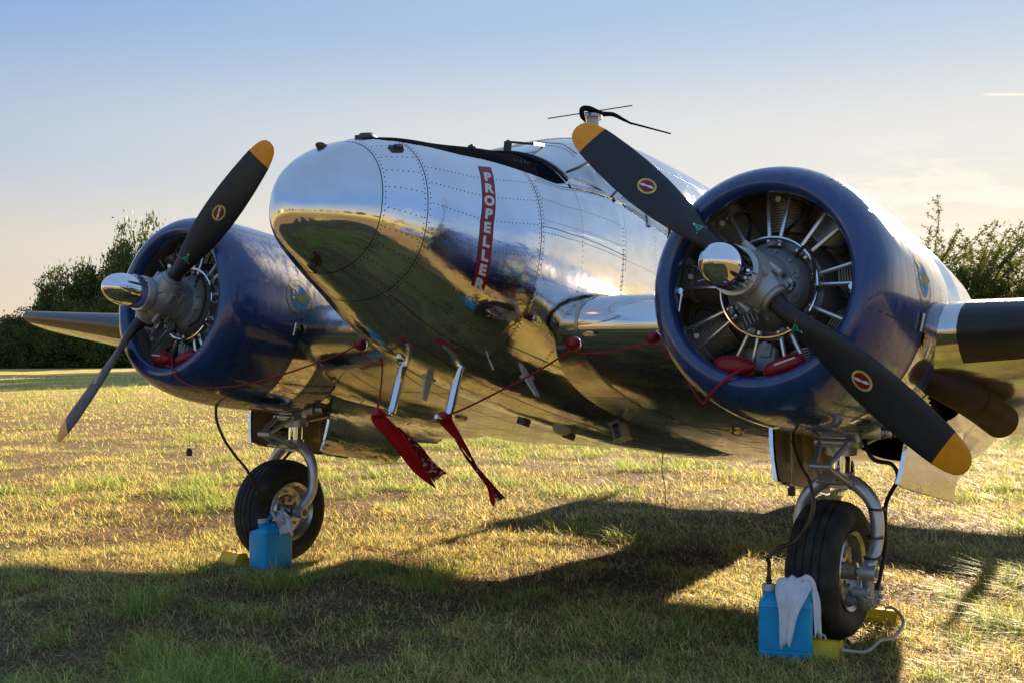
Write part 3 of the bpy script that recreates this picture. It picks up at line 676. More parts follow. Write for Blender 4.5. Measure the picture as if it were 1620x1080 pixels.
def engine(y0):
    g = G(); g.revolve([(-.10, .075), (-.10, .125), (-.155, .14), (-.175, .165), (-.22, .180), (-.30, .195), (-.31, .235), (-.36, .25), (-.5, .28), (-.5, .05)], 'x', (0, y0, 0), 40)
    for k in range(12):
        t = 2*pi*k/12+.2; g.tube([(-.185, y0+.160*cos(t), .160*sin(t)), (-.160, y0+.160*cos(t), .160*sin(t))], .009, 6)
    for k in range(9):
        t = pi/2+2*pi*k/9; g.tube([(-.31, y0+.215*cos(t), .215*sin(t)), (-.24, y0+.215*cos(t), .215*sin(t))], .017, 8)
    e = P1(g.make("engine", CASE, auto=35))
    # one cylinder, shared by nine
    gc = G(); prof = []
    prof += [(.29, .075)]
    for i in range(11):
        r = .30+.0125*i; prof += [(r, .075), (r, .096), (r+.004, .096), (r+.004, .075)]
    gc.revolve(prof, 'z', (0, 0, 0), 20); c_me = None
    gh = G(); prof = [(.435, .085)]
    for i in range(7):
        r = .44+.011*i; w = .108-.003*i; prof += [(r, .085), (r, w), (r+.004, w), (r+.004, .08)]
    prof += [(.525, .05), (.53, 0)]; gh.revolve(prof, 'z', (0, 0, 0), 20)
    for s in (-1, 1):
        gh.tube([(.02, s*.06, .50), (.115, s*.072, .505)], [.040, .034], 12); gh.tube([(.115, s*.072, .505), (.122, s*.072, .505)], [.030, .030], 12)
    gh.tube([(.10, 0, .44), (.14, 0, .43)], .014, 8)
    co = gc.make("cylinder_barrel", CYL, e, auto=30); ho = gh.make("cylinder_head", HEAD, e, auto=35)
    gt = G()
    tubes = []
    tg = G(); tg.tube([(.150, -.022, .205), (.118, -.062, .50)], .0115, 10); tg.revolve([(.262, .0), (.262, .019), (.285, .019), (.285, .012)], 'z', (0, 0, 0), 10) if 0 else None
    tg.tube([(.1505, -.0215, .200), (.147, -.027, .235)], .0165, 10); tube_a = tg.make("pushrod_tube", TUBE, e)
    tg = G(); tg.tube([(.150, .022, .205), (.118, .062, .50)], .0115, 10); tg.tube([(.1505, .0215, .200), (.147, .027, .235)], .0165, 10); tube_b = tg.make("pushrod_tube", TUBE, e)
    lg = G(); lg.tube(crv([(.09, .03, .285), (.13, .10, .33), (.11, .11, .40), (.135, .03, .43)], 6), .0075, 8); lead = lg.make("spark_plug_lead", HOSE, e)
    sg = G(); sg.tube([(.115, .03, .425), (.15, .03, .435)], .011, 8); plug = sg.make("spark_plug", CHROME, e)
    base = [co, ho, tube_a, tube_b, lead, plug]
    for k in range(9):
        t = 2*pi*k/9
        M = Matrix.Translation((-.42, y0, 0)) @ Matrix.Rotation(t, 4, 'X')
        for b in base:
            o = b if k == 0 else b.copy()
            if k: col.objects.link(o); o.parent = e
            o.matrix_local = M
    # ignition harness ring
    g = G(); ring = [(-.225, y0+.232*cos(t), .232*sin(t)) for t in np.linspace(0, 2*pi, 49)]; g.tube(ring, .009, 8, caps=False); g.make("ignition_harness", CHROME, e)
    g = G(); g.tube(crv([(-.15, y0+.15, .12), (-.13, y0+.21, .16), (-.16, y0+.24, .05), (-.17, y0+.20, -.10), (-.16, y0+.12, -.16)], 7), .008, 8); g.make("oil_line", EXH, e)
    g = G(); g.box((-.27, y0, -.33), (.035, .045, .055)); g.box((-.25, y0, -.29), (.03, .03, .03)); g.tube([(-.24, y0, -.27), (-.215, y0, -.27)], .012, 8); g.make("oil_sump", CASE, e, bevel=.006)
    g = G(); g.box((-.155-.0, y0-.045, -.155), (.004, .045, .04), Matrix.Rotation(rad(28), 3, 'X')); pl = g.make("data_plate", BLACKS, e)
    g = G()
    for i in range(4): g.box((-.150, y0-.045+.018*(i-1.5)*.9, -.155+.01*(i-1.5)), (.001, .0012, .026), Matrix.Rotation(rad(28), 3, 'X'))
    g.make("data_plate_print", WHITES, e, smooth=False)
    # baffle behind the cylinders, closing the gaps
    g = G(); g.revolve([(-.50, .05), (-.505, .545), (-.512, .545), (-.51, .05)], 'x', (0, y0, 0), 48); g.make("baffle_plate", INNER, e)
    for s in (-1, 1):
        g = G(); g.box((-.19, y0+s*.416, -.045), (.010, .006, .035), Matrix.Rotation(rad(8*s), 3, 'X')); g.tube([(-.175, y0+s*.414, -.02), (-.155, y0+s*.412, -.02)], .015, 10); g.tube([(-.165, y0+s*.408, -.02), (-.165, y0+s*.415, -.12)], .006, 8)
        g.make("cowl_toggle", CHROME, e)
    return e
# propeller blade in its own axes: span +z, forward +x, direction of motion +y
BS = [(.085, .090, .090, 55), (.16, .088, .088, 52), (.24, .092, .078, 47), (.33, .125, .056, 42), (.43, .165, .043, 37.5), (.55, .198, .034, 33), (.68, .216, .028, 29), (.82, .218, .023, 25.5), (.95, .208, .018, 22.5), (1.06, .190, .0145, 20.5), (1.12, .176, .0125, 19.5), (1.18, .148, .0105, 18.5), (1.215, .118, .009, 18), (1.235, .082, .007, 17.5), (1.246, .040, .005, 17), (1.2475, .006, .003, 17)]
def bsec(s): return [float(np.interp(s, [b[0] for b in BS], [b[i] for b in BS])) for i in (1, 2, 3)]
def bpoint(s, u, side=1, off=0.):
    """u -1 trailing .. 1 leading; side 1 front (cambered) face"""
    c, t, be = bsec(s); be = rad(be); rnd = max(0, min(1, (.33-s)/.17))
    hc = math.sqrt(max(0, 1-u*u)); ha = max(0, 1-abs(u)**2.4)**.75
    th = (t/2*hc*rnd+(t*.78*ha if side > 0 else t*.16*ha)*(1-rnd)) if side > 0 else (t/2*hc*rnd+t*.16*ha*(1-rnd))
    h = side*(th+off); k = u*c/2
    ch = Vector((sin(be), -cos(be), 0)); nn = Vector((cos(be), sin(be), 0))
    return ch*k+nn*h+Vector((0, 0, s))
def blade_parts(s0, s1, nspan):
    ss = [s0+(s1-s0)*i/nspan for i in range(nspan+1)]; us = [cos(pi*i/12) for i in range(13)]; P_ = []
    for s in ss: P_.append([bpoint(s, u, 1) for u in us]+[bpoint(s, u, -1) for u in us[::-1][1:-1]])
    g = G(); g.grid(P_, cv=True); n = len(P_[0]); g.f.append(tuple(range(n))); g.f.append(tuple(len(g.v)-n+k for k in reversed(range(n)))); return g
gb = blade_parts(.085, 1.1195, 44); blade_me = gb.make("blade", BLADE, auto=60)
gb = blade_parts(1.12, 1.2475, 30); tip_me = gb.make("blade_tip", ORANGE, auto=60)
def on_blade(pts, sc, uc, off):      # pts 2D (along chord to trailing side, along span)
    out = []
    for px, py in pts:
        s = sc+py; c = bsec(s)[0]; out.append(bpoint(s, uc-px/(c/2), 1, off))
    return out
def disc2(rx, ry, n=28): return [(0, 0)]+[(rx*cos(2*pi*k/n), ry*sin(2*pi*k/n)) for k in range(n)], [(0, k+1, (k+1) % n+1) for k in range(n)]
def decal(name, parts, m):
    g = G()
    for V, F in parts: g.add(V, F)
    return g.make(name, m, smooth=False)
SC = .70
V, F = disc2(.041, .052); dec_y = decal("emblem_ring", [(on_blade(V, SC, 0, .0015), F)], YELLOWS)
V, F = disc2(.030, .040); dec_r = decal("emblem_field", [(on_blade(V, SC, 0, .0028), F)], REDS)
pr = [(-.004, -.037), (.0, -.039), (.008, -.020), (.004, 0), (.008, .02), (.0, .039), (-.004, .037), (-.008, .02), (-.003, 0), (-.008, -.02)]
V = [(0, 0)]+[(a*cos(.35)-b*sin(.35), a*sin(.35)+b*cos(.35)) for a, b in pr]; dec_p = decal("emblem_propeller", [(on_blade(V, SC, 0, .0040), [(0, k+1, (k+1) % 10+1) for k in range(10)])], WHITES)
parts_ = []
for word, t0, dirn in (("HAMILTON", pi, 1), ("STANDARD", 0, 1)):
    for i, ch in enumerate(word):
        V, F = text_mesh(ch, .02); t = t0-(i-(len(word)-1)/2)*.27
        # glyph sits on the ellipse, its top outwards
        cx, cy = .0355*cos(t), .046*sin(t); ux, uy = cos(t), sin(t); rx, ry = sin(t), -cos(t)
        q = [(cx+vx*.0062*rx+(vy-.5)*.0078*ux, cy+vx*.0062*ry+(vy-.5)*.0078*uy) for vx, vy in V]
        parts_.append((on_blade(q, SC, 0, .0030), F))
dec_t = decal("emblem_lettering", parts_, BLACKS)
T3 = [(-.026, -.020), (.026, -.020), (0, .030)]
dec_g = decal("triangle_sticker", [(on_blade([(a*1.2, b*1.2) for a, b in T3], .34, 0.05, .0015), [(0, 1, 2)])], WHITES)
parts_ = []
for i in range(3):
    a, b = T3[i], T3[(i+1) % 3]; cc = (0, -.003); sh = lambda p, f=.90: (cc[0]+(p[0]-cc[0])*f, cc[1]+(p[1]-cc[1])*f)
    q = [sh(a), sh(b), sh(((a[0]+b[0])/2*.25, (a[1]+b[1])/2*.25-.002), .6)]; parts_.append((on_blade(q, .34, .05, .003), [(0, 1, 2)]))
dec_h = decal("triangle_sticker_green", parts_, GREENS)
blade_set = [blade_me, tip_me, dec_y, dec_r, dec_p, dec_t, dec_g, dec_h]
def propeller(y0, ang, first):
    """ang: direction of one blade from +y towards +z"""
    g = G(); g.revolve([(-.115, .06), (-.115, .105), (-.10, .118), (-.05, .112), (.0, .125), (.05, .118), (.09, .100), (.105, .108), (.125, .112), (.14, .108), (.142, .0)], 'x', (0, y0, 0), 40)
    for s in (1, -1):
        R = Matrix.Rotation(ang-pi/2+(pi if s < 0 else 0), 3, 'X')
        g.revolve([(.05, .098), (.10, .092), (.135, .080), (.150, .078), (.152, .066), (.170, .066), (.172, .045)], 'z', (0, y0, 0), 28, R)
        for k in (-1, 1):
            a = Vector((.02, k*.105, .045)); b = Vector((.02, k*.105, .115)); g.tube([R@a+Vector((0, y0, 0)), R@b+Vector((0, y0, 0))], .016, 10)
            a = Vector((-.07, k*.090, .05)); b = Vector((-.07, k*.09, .115)); g.tube([R@a+Vector((0, y0, 0)), R@b+Vector((0, y0, 0))], .014, 10)
            a = Vector((.095, k*.06, .075)); b = Vector((-.06, k*.06, .115)); g.tube([R@a+Vector((0, y0, 0)), R@b+Vector((0, y0, 0))], .013, 8)
    p = P1(g.make("propeller", CAST, auto=40))
    g = G(); prof = [(.135, .0), (.135, .101)]+[(.14+.125*i/4, .098) for i in range(5)]+[(.265+.155*sin(pi/2*i/12), .098*cos(pi/2*i/12)) for i in range(1, 13)]
    g.revolve(prof, 'x', (0, y0, 0), 48); g.make("hub_dome", DOME, p, auto=50)
    g = G(); g.revolve([(.125, .095), (.125, .112), (.158, .110), (.160, .099), (.160, .095)], 'x', (0, y0, 0), 40); g.make("dome_ring", SILVER, p, auto=40)
    g = G()
    for k in range(3):
        t = ang+k*.35-.2; g.tube([(.165, y0+.1*cos(t), .1*sin(t)), (.235, y0+.100*cos(t), .100*sin(t))], .0065, 8)
    g.make("dome_rib", CHROME, p)
    for s in (1, -1):
        R = Matrix.Rotation(ang-pi/2+(pi if s < 0 else 0), 4, 'X')
        g = G(); Rr = R.to_3x3(); w0 = Vector((0, y0, 0))
        g.tube([Rr@Vector((-.05, -.085, .11))+w0, Rr@Vector((-.02, -.10, .18))+w0, Rr@Vector((.02, -.07, .20))+w0], .012, 8); g.box(Rr@Vector((-.045, -.09, .13))+w0, (.02, .022, .03), Rr); g.tube([Rr@Vector((.0, -.12, .15))+w0, Rr@Vector((.03, -.16, .17))+w0], .003, 6)
        g.make("counterweight", ALU_BRUSH, p, auto=40)
        g = G(); g.tube([Rr@Vector((.052+.0*k, -.02+.04*k, .158))+w0 for k in (0, 1)], .004, 6); g.make("hub_wire", REDCORD, p)
        for b in blade_set:
            global _used
            o = b if not _used.get(b.name.split('.')[0]) else link(b.name.split('.')[0], b.data)
            _used[b.name.split('.')[0]] = 1
            o.parent = p; o.matrix_local = Matrix.Translation((0, y0, 0)) @ R
    return p
_used = {}
for o_, (y0, ang) in enumerate(((EY, -.6884), (-EY, .8325))):
    out = 1 if y0 > 0 else -1
    c = P1(cowl_mesh(y0).make("engine_cowling", BLUE, auto=60))
    c.data.materials.append(INNER)
    for f in c.data.polygons:
        if f.center.x < -.16 and math.hypot(f.center.y-y0, f.center.z) < float(cowl_r(min(-.2, f.center.x)))-.02: f.material_index = 1
    nc = nacelle(y0)
    engine(y0); propeller(y0, ang, o_ == 0)
    g = G()
    g.grid([[cp(y0, x, rad(t), .0012) for t in (-14.2, -13.6)] for x in lin(-.11, -1.23, 20)])
    g.grid([[cp(y0, x, rad(t), .0012) for t in (193.6, 194.2)] for x in lin(-.11, -1.23, 20)])
    g.grid([[cp(y0, x, rad(t), .0012) for x in (-.66, -.664)] for t in lin(-180, 180, 100)])
    g.grid([[cp(y0, x, rad(t), .0012) for x in (-.97, -.974)] for t in lin(-180, 180, 100)])
    g.grid([[cp(y0, x, rad(t), .0012) for t in (58, 58.5)] for x in lin(-.11, -1.23, 20)])
    g.make("cowling_seams", SEAM, c)
    for sd in (0, 1):
        k = (lambda t: 180-t) if sd else (lambda t: t)
        g = G(); P_ = [[cp(y0, x, rad(k(t)), .003) for t in lin(-13.5, -66, 26)] for x in (-.69, -.75, -.82, -.88, -.935)]; g.grid(P_); g.make("polished_band", ALU_NOSE, c, auto=60)
        for x, t0 in ((-.62, -6), (-.83, -15), (-1.05, -14), (-1.14, -19)):
            g = G(); q = [cp(y0, x, rad(k(t)), .010) for t in (t0, t0-4, t0-8)]; g.tube(q, [.010, .008, .007], 8); g.make("cowl_pin", ALU_BRUSH, c)
    # eagle emblem on the sides of the cowling
    for sd in (0, 1):
        cx, ct = -.645, (10 if sd == 0 else 170); s_ = 1 if sd == 0 else -1
        def on_c(pts, off): return [cp(y0, cx-px*1.5*s_ if s_ > 0 else cx+px*1.5, rad(ct)+py*1.28/.59*s_, off) for px, py in pts]
        V, F = disc2(.082, .100, 36); V0 = on_c(V, .0016); Vb = [v for v in on_c([(a*.88, b*.88) for a, b in V], .0016)]
        g = G(); n = 36; ring = [[V0[k+1], Vb[k+1]] for k in range(n)]
        V2 = on_c([(a*.97, b*.97) for a, b in V], .0018)
        g.grid([[V0[k+1], V2[k+1]] for k in range(n)], cu=True); Vc = on_c([(a*.64, b*.64) for a, b in V], .0018); Vd = on_c([(a*.67, b*.67) for a, b in V], .0018); g.grid([[Vc[k+1], Vd[k+1]] for k in range(n)], cu=True); g.make("emblem_rim", GOLDP, c, smooth=False)
        g = G(); Vi = on_c([(a*.60, b*.60) for a, b in V], .0016); g.add(Vi, F); g.make("emblem_sky", SKYB, c, smooth=False)
        g = G()
        wingL = [(-.005, .005), (-.03, .045), (-.062, .085), (-.082, .098), (-.07, .065), (-.05, .03), (-.03, -.005)]
        wingR = [(.0, .012), (.03, .034), (.06, .030), (.093, .012), (.07, -.002), (.045, -.005), (.02, -.02)]
        body = [(-.055, -.006), (-.04, .004), (-.01, .010), (.02, -.002), (.045, -.028), (.02, -.035), (-.01, -.03), (-.035, -.018)]
        for pg in ([(a*.80, b*.85) for a, b in q_] for q_ in (wingL, wingR, body)):
            m_ = (sum(a for a, b in pg)/len(pg), sum(b for a, b in pg)/len(pg)); n_ = len(pg); g.add(on_c([m_]+pg, .0026), [(0, i+1, (i+1) % n_+1) for i in range(n_)])
        g.make("emblem_eagle", GOLDP, c, smooth=False)
        g = G(); pg = [(-.053, -.008), (-.042, .002), (-.030, .0), (-.034, -.013)]; g.add(on_c(pg, .0034), [(0, 1, 2, 3)]); g.make("emblem_head", WHITES, c, smooth=False)
        parts_ = []
        for word, t0, up in (("PRATT & WHITNEY", 90, 1), ("DEPENDABLE ENGINES", -90, -1)):
            for i, ch in enumerate(word):
                if ch == ' ': continue
                V, F = text_mesh(ch, .02); t = rad(t0)-up*(i-(len(word)-1)/2)*.155
                ex, ey = .082*.81, .100*.81; cx_, cy_ = ex*cos(t), ey*sin(t); ux, uy = cos(t)*up, sin(t)*up; rx, ry = uy, -ux
                parts_.append((on_c([(cx_+vx*.0105*rx+(vy-.5)*.0135*ux, cy_+vx*.0105*ry+(vy-.5)*.0135*uy) for vx, vy in V], .0022), F))
        for pp_ in (parts_[:14], parts_[14:]):
            g = G()
            for V, F in pp_: g.add(V, F)
            g.make("emblem_lettering", GOLDP, c, smooth=False)

# ------------------------------------------------------------------ landing gear (built in world axes, turned into aircraft axes)
def wgear(y0):
    sg = 1 if y0 > 0 else -1
    def GA(): return G()
    def fin(g, name, m, par=None, auto=40, bevel=0, smooth=True):
        g.v = [tuple(W2A(v)) for v in g.v]; o = g.make(name, m, par, auto=auto, bevel=bevel, smooth=smooth)
        if par is None: P1(o)
        return o
    WX, WZ = -1.046, .354; X0 = -1.20
    g = G(); g.tube([(X0-.01, y0, 1.30), (X0, y0, .97)], .072, 24); g.revolve([(.93, .060), (.93, .086), (.985, .086), (.985, .06)], 'z', (X0, y0, 0), 24); g.tube([(X0, y0-.11, 1.04), (X0, y0+.11, 1.04)], .030, 14)
    g.box((X0+.05, y0, 1.05), (.05, .06, .04)); g.tube([(X0, y0+.09, 1.0), (X0, y0+.09, 1.06)], .045, 14)
    leg = fin(g, "landing_gear", SILVER, bevel=0)
    g = G(); g.tube([(X0, y0, .96), (X0+.01, y0, .80)], .052, 24); fin(g, "oleo_strut", CHROME, leg)
    # fork
    g = G()
    for s in (1, -1):
        pth = crv([(X0+.01, y0+s*.02, .80), (X0+.02, y0+s*.10, .775), (X0+.03, y0+s*.175, .70), (X0+.04, y0+s*.205, .60), (X0+.06, y0+s*.205, .48), (WX-.01, y0+s*.19, .375)], 7)
        g.tube(pth, [.040-.008*(i/len(pth)) for i in range(len(pth))], 18)
        g.tube([(WX, y0+s*.155, WZ), (WX, y0+s*.235, WZ)], .040, 18)
        g.tube([(WX, y0+s*.235, WZ), (WX, y0+s*.238, WZ)], .022, 12)
    g.tube([(X0+.01, y0, .84), (X0+.01, y0, .76)], .066, 20)
    g.tube([(WX, y0-.2, WZ), (WX, y0+.2, WZ)], .022, 12)
    fin(g, "wheel_fork", SILVER, leg, 50)
    g = G()
    for s in (1, -1): g.revolve([(0, .0), (0, .024), (.003, .024), (.003, 0)], 'y', (WX, y0+s*.237, WZ), 12)
    fin(g, "axle_bore_disc", INNER, leg)  # dark discs on the axle ends, coloured as the shade inside a bore
    # scissor link
    g = G(); a0 = Vector((X0+.10, y0, 1.00)); a1 = Vector((X0+.30, y0, .895)); a2 = Vector((X0+.10, y0, .80))
    for s in (1, -1):
        g.tube([a0+Vector((0, s*.075, 0)), a1+Vector((0, s*.035, 0))], [.017, .013], 10); g.tube([a1+Vector((0, s*.035, 0)), a2+Vector((0, s*.07, 0))], [.013, .017], 10)
    g.tube([a1+Vector((0, -.055, 0)), a1+Vector((0, .055, 0))], .016, 10); g.tube([a0+Vector((0, -.10, 0)), a0+Vector((0, .10, 0))], .022, 10); g.tube([a2+Vector((0, -.09, 0)), a2+Vector((0, .09, 0))], .020, 10)
    g.box(a1.lerp(a2, .6), (.06, .04, .006), Matrix.Rotation(.44, 3, 'Y'))
    fin(g, "scissor_link", SILVER, leg, 40)
    # braces up into the well
    for s in (1, -1):
        g = G(); g.tube([(X0+.0, y0+s*.05, .99), (X0-.22, y0+s*.30, 1.22)], .024, 12); g.tube([(X0-.0, y0+s*.05, .99), (X0+.02, y0+s*.08, .97)], .032, 12); g.box((X0-.11, y0+s*.18, 1.11), (.05, .03, .03)); fin(g, "side_brace", SILVER, leg)
    g = G(); g.tube([(X0-.05, y0-.08, .98), (X0-.75, y0-.10, 1.05)], .020, 12); g.tube([(X0-.05, y0+.08, .98), (X0-.75, y0+.10, 1.05)], .020, 12); fin(g, "drag_brace", SILVER, leg)
    g = G(); g.box((X0+.03, y0+.19, 1.055), (.055, .05, .03)); g.box((X0-.0, y0+.26, 1.05), (.03, .02, .02)); fin(g, "uplock_box", ALU_BRUSH, leg, bevel=.005)
    # tyre
    W2 = .135; prof = [(-.100, .195), (-.118, .225), (-W2, .265), (-W2*.98, .300), (-.112, .330), (-.080, .346), (-.0665, .3495), (-.0655, .344), (-.0595, .344), (-.0585, .351), (-.026, .354), (-.025, .3475), (-.019, .3475), (-.018, .3545)]
    prof += [(-a, r) for a, r in prof[::-1]]
    g = G(); g.revolve(prof, 'y', (WX, y0, WZ), 72); ty = fin(g, "tyre", TIRE, leg, 40)
    bm = ty.data                              # flatten the contact a little
    for v in bm.vertices:
        w = A2W(v.co)
        if w.z < .012: w.z = .012-(.012-w.z)*.2; v.co = W2A(w)
    g = G()
    for s in (1, -1):
        prof = [(s*.060, .035), (s*.062, .10), (s*.050, .115), (s*.055, .165), (s*.085, .178), (s*.105, .183), (s*.120, .202), (s*.112, .207), (s*.100, .198)]
        g.revolve(prof, 'y', (WX, y0, WZ), 48); g.revolve([(s*.05, .0), (s*.05, .045), (s*.135, .045), (s*.14, .03), (s*.14, 0)], 'y', (WX, y0, WZ), 24)
        for k in range(8):
            t = 2*pi*k/8; g.tube([(WX+.135*cos(t), y0+s*.045, WZ+.135*sin(t)), (WX+.135*cos(t), y0+s*.070, WZ+.135*sin(t))], .011, 8)
    fin(g, "wheel_rim", ALU_BRUSH, leg, 35)
    for s in (1, -1):
        for k in range(8):
            t = 2*pi*(k+.5)/8; g = G(); g.revolve([(s*.0625, .0), (s*.0635, .020)], 'y', (WX+.082*cos(t), y0, WZ+.082*sin(t)), 10); fin(g, "wheel_hole_disc", INNER, leg)  # dark disc on the solid rim, its colour standing for a hole's shade
    # brake on the outboard (port) side
    g = G(); yb = y0+sg*.185
    for k in range(7):
        t = rad(200+k*24); c_ = Vector((WX+.105*cos(t)-.02, yb, WZ-.06+.105*sin(t)))
        g.tube([c_-Vector((0, sg*.04, 0)), c_+Vector((0, sg*.035, 0))], .026, 12); g.tube([c_+Vector((0, sg*.035, 0)), c_+Vector((0, sg*.05, 0))], .012, 8)
    arc = [(WX-.02+.10*cos(rad(t)), yb, WZ-.06+.10*sin(rad(t))) for t in range(190, 356, 12)]; g.tube(arc, .036, 10)
    g.tube([(WX-.02, yb, WZ), arc[6]], .030, 10)
    fin(g, "brake_caliper", CAST, leg, 40)
    g = G(); yh = y0+sg*.20
    pth = crv([(X0-.02, y0+.10, 1.06), (X0+.10, yh, .93), (X0-.13, yh+.03, .88), (X0-.20, yh+.04, .80), (X0-.10, yh+.02, .71), (X0-.045, yh+.02, .64), (X0-.045, yh+.02, .45), (WX-.06, yh+.02, .26)], 8)
    g.tube(pth, .011, 8); fin(g, "brake_hose", HOSE, leg)
    g = G()
    for z in (.66, .52, .42): g.revolve([(z, .040), (z, .046), (z+.012, .046), (z+.012, .04)], 'z', (X0+.045+(.66-z)*.3, y0+sg*.205, 0), 14)
    fin(g, "hose_clip", DARKST, leg)
    return leg
wgear(EY); wgear(-EY)
# small grounding weight on a thread under each nacelle
for y0, px in ((EY, .12), (-EY, .12)):
    pass

# ------------------------------------------------------------------ ground
def vnoise(x, y, seed=0):
    x = np.asarray(x, float); y = np.asarray(y, float); xi = np.floor(x).astype(np.int64); yi = np.floor(y).astype(np.int64); fx = x-xi; fy = y-yi
    fx = fx*fx*(3-2*fx); fy = fy*fy*(3-2*fy)
    def hsh(i, j):
        n = (i*374761393+j*668265263+seed*1274126177) & 0xffffffff; n = ((n ^ (n >> 13))*1274126177) & 0xffffffff; return ((n ^ (n >> 16)) & 0xffff)/65535.
    return (hsh(xi, yi)*(1-fx)+hsh(xi+1, yi)*fx)*(1-fy)+(hsh(xi, yi+1)*(1-fx)+hsh(xi+1, yi+1)*fx)*fy
def fbm(x, y, seed=0, o=4):
    s = 0; a = .5; t = 0
    for k in range(o): s = s+a*vnoise(x*2**k+17.3*k, y*2**k-9.1*k, seed+k); t += a; a *= .5
    return s/t
WH = [(-1.046, EY), (-1.046, -EY), (-.60, 1.92), (-.85, -1.80), (-.74, 2.10), (-.86, -2.2)]
def gh(x, y):
    x = np.asarray(x, float); y = np.asarray(y, float)
    h = (fbm(x*1.6, y*1.6, 3)-.5)*.060+(fbm(x*5, y*5, 9)-.5)*.012
    d = np.hypot(x, y); h = h+(fbm(x*.05, y*.05, 5)-.5)*np.clip((d-15)/60, 0, 1)*.9
    m = 1.0
    for wx, wy in WH: m = m*np.clip((np.hypot(x-wx, y-wy)-.22)/.35, 0, 1)
    return h*m
n = 360; t = np.linspace(-1, 1, n); wv = np.sinh(t*6.1)/math.sinh(6.1)*900+t*6
X, Y = np.meshgrid(wv, wv+1, indexing='ij'); Z = gh(X, Y)
me = bpy.data.meshes.new("field"); me.vertices.add(n*n); me.vertices.foreach_set("co", np.stack([X, Y, Z], -1).ravel())
idx = np.arange(n*n).reshape(n, n); q = np.stack([idx[:-1, :-1], idx[1:, :-1], idx[1:, 1:], idx[:-1, 1:]], -1).reshape(-1, 4)
me.loops.add(q.size); me.polygons.add(len(q)); me.loops.foreach_set("vertex_index", q.ravel()); me.polygons.foreach_set("loop_start", np.arange(len(q))*4)
me.polygons.foreach_set("use_smooth", np.ones(len(q), bool)); me.update(); me.validate()
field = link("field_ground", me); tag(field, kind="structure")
m = bpy.data.materials.new("mown_field"); m.use_nodes = True; N_, L_ = m.node_tree.nodes, m.node_tree.links; b = N_["Principled BSDF"]; b.inputs["Roughness"].default_value = .95; b.inputs["Specular IOR Level"].default_value = .1
tcn = N_.new("ShaderNodeTexCoord")
def nz(scale, det=6, st=(1, 1, 1)):
    mp = N_.new("ShaderNodeMapping"); mp.inputs["Scale"].default_value = st; L_.new(tcn.outputs["Object"], mp.inputs[0]); x = N_.new("ShaderNodeTexNoise"); x.inputs["Scale"].default_value = scale; x.inputs["Detail"].default_value = det; x.inputs["Roughness"].default_value = .6; L_.new(mp.outputs[0], x.inputs["Vector"]); return x
def mixc(fac, a, bb):
    k = N_.new("ShaderNodeMix"); k.data_type = 'RGBA'; L_.new(fac, k.inputs[0])
    for s, v in ((6, a), (7, bb)):
        if isinstance(v, tuple): k.inputs[s].default_value = (*v, 1)
        else: L_.new(v, k.inputs[s])
    return k.outputs[2]
def rng_(src, a, bb):
    k = N_.new("ShaderNodeMapRange"); k.inputs[1].default_value = a; k.inputs[2].default_value = bb; L_.new(src, k.inputs[0]); return k.outputs[0]
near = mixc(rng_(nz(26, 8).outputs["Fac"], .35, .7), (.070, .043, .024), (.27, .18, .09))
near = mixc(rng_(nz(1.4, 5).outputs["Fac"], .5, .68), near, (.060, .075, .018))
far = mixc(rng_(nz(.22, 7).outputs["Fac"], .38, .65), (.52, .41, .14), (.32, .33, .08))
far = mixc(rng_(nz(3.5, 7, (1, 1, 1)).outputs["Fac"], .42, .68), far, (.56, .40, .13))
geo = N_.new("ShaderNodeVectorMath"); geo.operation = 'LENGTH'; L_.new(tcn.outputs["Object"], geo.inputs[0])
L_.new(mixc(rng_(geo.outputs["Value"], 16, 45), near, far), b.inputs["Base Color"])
q = N_.new("ShaderNodeBump"); q.inputs["Strength"].default_value = .7; q.inputs["Distance"].default_value = .02; L_.new(nz(9, 8).outputs["Fac"], q.inputs["Height"]); L_.new(q.outputs[0], b.inputs["Normal"])
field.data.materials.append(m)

# ------------------------------------------------------------------ grass
def leaf_mat(name, transl=.45, rough=.55):
    m = bpy.data.materials.new(name); m.use_nodes = True; n, l = m.node_tree.nodes, m.node_tree.links; n.clear()
    o = n.new("ShaderNodeOutputMaterial"); a = n.new("ShaderNodeAttribute"); a.attribute_name = "tint"
    p = n.new("ShaderNodeBsdfPrincipled"); p.inputs["Roughness"].default_value = rough; p.inputs["Specular IOR Level"].default_value = .3; t = n.new("ShaderNodeBsdfTranslucent"); x = n.new("ShaderNodeMixShader"); x.inputs[0].default_value = transl
    l.new(a.outputs["Color"], p.inputs["Base Color"]); l.new(a.outputs["Color"], t.inputs["Color"]); l.new(p.outputs[0], x.inputs[1]); l.new(t.outputs[0], x.inputs[2]); l.new(x.outputs[0], o.inputs[0]); return m
GRASSM = leaf_mat("grass_blades", .42)
def tri_mesh(name, V, T, C, m):
    me = bpy.data.meshes.new(name); me.vertices.add(len(V)); me.vertices.foreach_set("co", V.astype(np.float32).ravel())
    me.loops.add(T.size); me.polygons.add(len(T)); me.loops.foreach_set("vertex_index", T.astype(np.int32).ravel()); me.polygons.foreach_set("loop_start", np.arange(len(T), dtype=np.int32)*3)
    me.update(); at = me.color_attributes.new("tint", 'FLOAT_COLOR', 'POINT'); at.data.foreach_set("color", np.concatenate([C, np.ones((len(C), 1))], 1).astype(np.float32).ravel()); me.materials.append(m); return me
